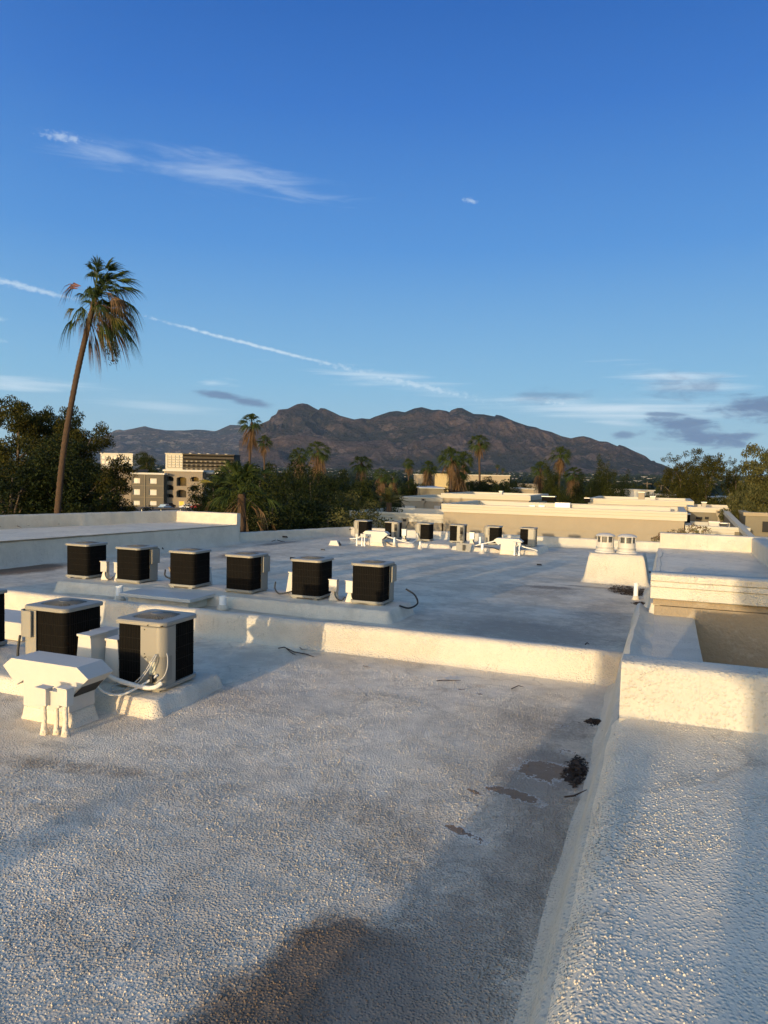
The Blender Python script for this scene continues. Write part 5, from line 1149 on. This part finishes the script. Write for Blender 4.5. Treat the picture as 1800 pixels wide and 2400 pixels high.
for a in [(590, 990, 44, 1, 'tall shaggy palm left of the mountain peak'), (618, 1034, 30, 0, 'shorter palm tucked right of the tall shaggy one'), (702, 1066, 36, 1, 'left palm of the shaggy pair above the trees'), (745, 1056, 46, 1, 'right and fuller palm of the shaggy pair above the trees'),
          (847, 1085, 42, 2, 'small dark palm without much skirt above the trees'), (894, 1112, 32, 1, 'brownish palm right of the small dark palm'), (922, 1120, 26, 1, 'faint palm between two brownish palms'), (957, 1086, 24, 0, 'slim palm with a thin trunk left of the bushy one'),
          (1003, 1096, 34, 1, 'short palm with a thick reddish skirt by the buff building'), (1058, 1070, 48, 0, 'large left palm of the twin palms in the centre'), (1086, 1076, 38, 0, 'second palm leaning behind the twin crown'), (1072, 1102, 46, 1, 'lower shaggy palm under the twin palms'),
          (1122, 1035, 40, 2, 'tall slender palm standing alone before the mountain'), (1267, 1098, 35, 1, 'short palm with a rusty skirt, left of the right palm pair'), (1313, 1066, 41, 0, 'tallest palm of the right group'), (1345, 1112, 37, 1, 'low palm with a rusty skirt, right of the right palm pair'),
          (1166, 1092, 9, 2, 'tiny far palm at the mountain foot'), (1179, 1100, 8, 2, 'tiniest far palm beside another at the mountain foot')]: palm(*a)

# the big windblown palm
hub = atd(212, 745, 36); top_c = atd(240, 660, 36)
bp_ = thing('fan_palm', 'tall windblown fan palm with a leaning trunk and hanging brown fronds', 'palm tree', (hub.x - .6, hub.y, GZ))
pth = [atd(100, 1420, 36), atd(134, 1205, 36), atd(150, 1050, 36), atd(176, 900, 36), atd(198, 800, 36), atd(214, 735, 36), atd(224, 690, 36)]
pth[0].z = GZ
o = trunk_mesh([tuple(p - Vector(bp_.location)) for p in pth], .158, .118, bark_palm, bp_, 120)
Rr = random.Random(5); windv = (R0 + F0 * .15) * 1.0
def frond_obj(name, base, L_, pet, az_, el_, sag, mat, nseg=22, spread=1.9, td=.5, narrow=1.0, wind=.3, par=bp_):
    v_, f_ = fan(L_, pet, az_, el_, sag, Rr, nseg, spread, td, narrow, tuple(windv * wind))
    o = rawmesh(name, [tuple(x) for x in v_], f_, mat, par); o.location = base - Vector(par.location); return o
camaz = YAW                                             # camera right is rotated by YAW from +X
def base_at(u): a_, b_ = pth[-2], pth[-1]; return a_.lerp(b_, u)
for k in range(46):                                     # green crown, swept to the right
    frond_obj('frond', base_at(Rr.uniform(-.2, 1.5)), Rr.uniform(.75, 1.05), Rr.uniform(.4, 1.15), camaz + Rr.gauss(0, 1.5), math.radians(Rr.uniform(-25, 88)), Rr.uniform(.1, .8), palm_green if k % 9 else palm_yellow, wind=.25 + .25 * Rr.random(), td=.8)
for el_, az_, L_ in ((84, 2.6, 1.15), (74, 0.3, 1.15), (66, 2.9, .9), (40, .1, 1.1), (20, -.1, 1.2), (5, .05, 1.2), (48, -.5, 1.1)):
    frond_obj('frond', base_at(1.4), L_, 1.0, camaz + az_, math.radians(el_), .25, palm_green, wind=.25, nseg=26)
for k in range(20):                                     # side fronds drooping right
    frond_obj('frond', base_at(Rr.uniform(0, 1.2)), Rr.uniform(.8, 1.15), Rr.uniform(.7, 1.3), camaz + Rr.gauss(0, .7), math.radians(Rr.uniform(-35, 35)), Rr.uniform(.4, 1.3), palm_green if k % 3 else palm_dead, wind=.3, td=1.2)
for k in range(44):                                     # dead fronds mixed through and hanging below
    frond_obj('dead_frond', base_at(Rr.uniform(-.6, 1.1)), Rr.uniform(.5, .85), Rr.uniform(.3, 1.15), camaz + Rr.gauss(0, 1.2), math.radians(Rr.uniform(-75, 25)), Rr.uniform(.2, .8), palm_dead, nseg=14, spread=1.2, td=1.5, narrow=.5, wind=.3)
frond_obj('frond', base_at(.3), .75, 1.0, camaz + PI, math.radians(-15), .9, palm_green, td=1.8, wind=0)
frond_obj('frond', base_at(.7), .7, .7, camaz + PI - .2, math.radians(35), .4, palm_green, td=1, wind=0)
for k in range(3): frond_obj('dead_frond', base_at(.9), 1.1, .9, camaz + PI + Rr.uniform(-.3, .3), math.radians(28 + 6 * k), .5, plain('bare_seed_stalk', (.20, .09, .06), .8) if 'bare_seed_stalk' not in MATS else MATS['bare_seed_stalk'], nseg=7, spread=.9, td=1.4, narrow=.8, wind=0)
for k in range(9): # long dark tail of seed stalks
    b0 = base_at(.4) + R0 * .55; V0 = [b0 + R0 * (.25 * q_ / 8 * 2.4 + Rr.uniform(-.05, .05)) * .8 - Z * (q_ / 8) * Rr.uniform(2.1, 2.9) + F0 * Rr.uniform(-.1, .1) + R0 * (k - 4) * .05 * (q_ / 8 + .3) for q_ in range(9)]
    mb = MB().tube([v_ - Vector(bp_.location) for v_ in V0], [.02] * 9, 4)
    for v_ in V0[3:]:
        for _ in range(5):
            c_ = v_ - Vector(bp_.location) + Vector((Rr.uniform(-.14, .14), Rr.uniform(-.14, .14), Rr.uniform(-.15, .15))); s_ = Rr.uniform(.03, .06); mb.add([c_ + Vector((-s_, 0, 0)), c_ + Vector((0, s_, -s_)), c_ + Vector((s_, 0, -s_ * 2)), c_ + Vector((0, -s_, -s_))], [(0, 1, 2, 3)])
    mb.build('seed_stalk', plain('dark_seed_stalk', (.03, .024, .02), .9) if 'dark_seed_stalk' not in MATS else MATS['dark_seed_stalk'], bp_, fix=False)

# low fan palm right behind the left deck
lpb = atd(566, 1158, 40); fp = thing('fan_palm', 'low full fan palm with arching fronds just beyond the left raised deck', 'palm tree', (lpb.x, lpb.y, GZ))
trunk_mesh([(0, 0, 0), (.1, 0, 4), (0, 0, lpb.z - GZ)], .26, .22, bark_palm, fp, 30); windv_save = windv
for k in range(30):
    frond_obj('frond', lpb, Rr.uniform(1.15, 1.5), Rr.uniform(.8, 1.8), Rr.random() * 2 * PI, math.radians(Rr.uniform(-10, 85)), Rr.uniform(.1, .6), palm_green, wind=0, par=fp)
frond_obj('frond', lpb, 1.3, 1.9, camaz + PI - .3, math.radians(22), .3, palm_yellow, wind=0, par=fp, spread=.8)
for k in range(16):
    frond_obj('dead_frond', lpb - Z * Rr.uniform(0, .6), Rr.uniform(.9, 1.3), Rr.uniform(.6, 1.7), Rr.random() * 2 * PI, math.radians(Rr.uniform(-70, -5)), Rr.uniform(.4, 1.2), palm_dead, nseg=12, spread=1.1, td=1.7, narrow=.5, wind=0, par=fp)
frond_obj('dead_frond', lpb - Z * .2, .9, 1.5, camaz + PI, math.radians(12), 1.1, palm_dead, nseg=9, spread=1.2, td=2.2, narrow=.7, wind=0, par=fp)
# feathery palm beyond the parapet corner
fb = atd(912, 1178, 52); fe = thing('feather_palm', 'feathery green palm between the tree mass and the tan wing', 'palm tree', (fb.x, fb.y, GZ))
trunk_mesh([(0, 0, 0), (0, 0, fb.z - GZ)], .22, .2, bark_palm, fe, 16)
def feather(L_, az_, el_, sag, mat, par, base):
    Rm = Matrix.Rotation(az_, 3, 'Z') @ Matrix.Rotation(-el_, 3, 'Y'); V = []; Fq = []
    def sp_(u): q_ = Rm @ Vector((L_ * u, 0, 0)); q_.z -= sag * u * u; return q_
    for k in range(26):
        u = .12 + .88 * k / 26; c_ = sp_(u); d = (sp_(u + .02) - c_).normalized()
        for sg in (-1, 1):
            side = d.cross(Z).normalized() * sg; ln = .42 * L_ * .45 * math.sin(PI * min(.97, u * .85 + .12)) ; tip = c_ + (side * .8 + d * .7 - Z * .25).normalized() * ln; w_ = .022
            b0 = len(V); V += [c_ - d * w_, c_ + d * w_, tip]; V.append(tip + d * .005); Fq.append((b0, b0 + 1, b0 + 3, b0 + 2))
    for k in range(8):
        a, b_ = sp_(k / 8), sp_((k + 1) / 8); w_ = .02 * (1.1 - k / 8); b0 = len(V); V += [a + Vector((0, 0, w_)), a - Vector((0, 0, w_)), b_ - Vector((0, 0, w_)), b_ + Vector((0, 0, w_))]; Fq.append((b0, b0 + 1, b0 + 2, b0 + 3))
    o = rawmesh('frond', [tuple(v_) for v_ in V], Fq, mat, par); o.location = base - Vector(par.location)
for k in range(26): feather(Rr.uniform(1.3, 1.9), Rr.random() * 2 * PI, math.radians(Rr.uniform(10, 80)), Rr.uniform(.2, .9), leaf_olive, fe, fb)

# ---------------------------------------------------------------- the town on the plain and the woods before the mountains
def plainz(r): return GZ + (0 if r <= 1200 else min((r - 1200) * .0125, 55))
V, Fq = [], []
rt = random.Random(3)
for k in range(1300):
    a = pxdir(rt.uniform(-60, 1900), 1120)[0]; r_ = 500 * (14 ** rt.random()); s_ = rt.uniform(5, 14) * (1 + r_ / 6000); h = rt.uniform(3, 6); x, y, z = r_ * math.sin(a), r_ * math.cos(a), plainz(r_)
    k0 = len(V); V += [(x - s_, y - s_, z - 2), (x + s_, y - s_, z - 2), (x + s_, y + s_, z - 2), (x - s_, y + s_, z - 2), (x - s_, y - s_, z + h), (x + s_, y - s_, z + h), (x + s_, y + s_, z + h), (x - s_, y + s_, z + h)]
    Fq += [(k0, k0 + 1, k0 + 5, k0 + 4), (k0 + 1, k0 + 2, k0 + 6, k0 + 5), (k0 + 2, k0 + 3, k0 + 7, k0 + 6), (k0 + 3, k0, k0 + 4, k0 + 7), (k0 + 4, k0 + 5, k0 + 6, k0 + 7)]
townm, t_, b_ = newmat('town_walls'); g_ = N(t_, 'ShaderNodeNewGeometry'); L(t_, mixc(t_, mrange(t_, g_.outputs['Random Per Island'], .4, 1.0), (.06, .055, .05), (.30, .28, .25)), b_.inputs['Base Color'])
tag(rawmesh('distant_town', V, Fq, townm), 'pale roofs of the far town scattered at the mountain foot', 'town', kind='stuff')
V, Fq = [], []
for k in range(20000):
    a = pxdir(rt.uniform(-120, 1950), 1120)[0]; r_ = 230 * (24 ** rt.random()); s_ = rt.uniform(3, 7) * (1 + r_ / 3500); h = rt.uniform(5, 10); x, y, z = r_ * math.sin(a), r_ * math.cos(a), plainz(r_) - 1
    k0 = len(V)
    for j in range(5):
        q = 2 * PI * j / 5 + rt.random(); V.append((x + s_ * math.cos(q), y + s_ * math.sin(q), z + h * rt.uniform(.3, .6)))
    V.append((x + rt.uniform(-1, 1), y, z + h)); V.append((x, y, z))
    for j in range(5): Fq += [(k0 + j, k0 + (j + 1) % 5, k0 + 5), (k0 + (j + 1) % 5, k0 + j, k0 + 6)]
tag(rawmesh('distant_woods', V, Fq, leaf_dark), 'dark tree cover of the plain before the mountains', 'woods', kind='stuff')

# ---------------------------------------------------------------- air
hz = MB().box(-15500, 15500, -300, 16800, GZ - 1.5, 1150).build('haze', None); tag(hz, kind='stuff')
m_, t, b = newmat('air'); t.nodes.remove(b); pvn = N(t, 'ShaderNodeVolumePrincipled'); pvn.inputs['Color'].default_value = (.40, .62, 1, 1); pvn.inputs['Density'].default_value = 1.7e-5; pvn.inputs['Anisotropy'].default_value = 0
L(t, pvn.outputs[0], t.nodes['Material Output'].inputs['Volume']); hz.data.materials.append(m_)
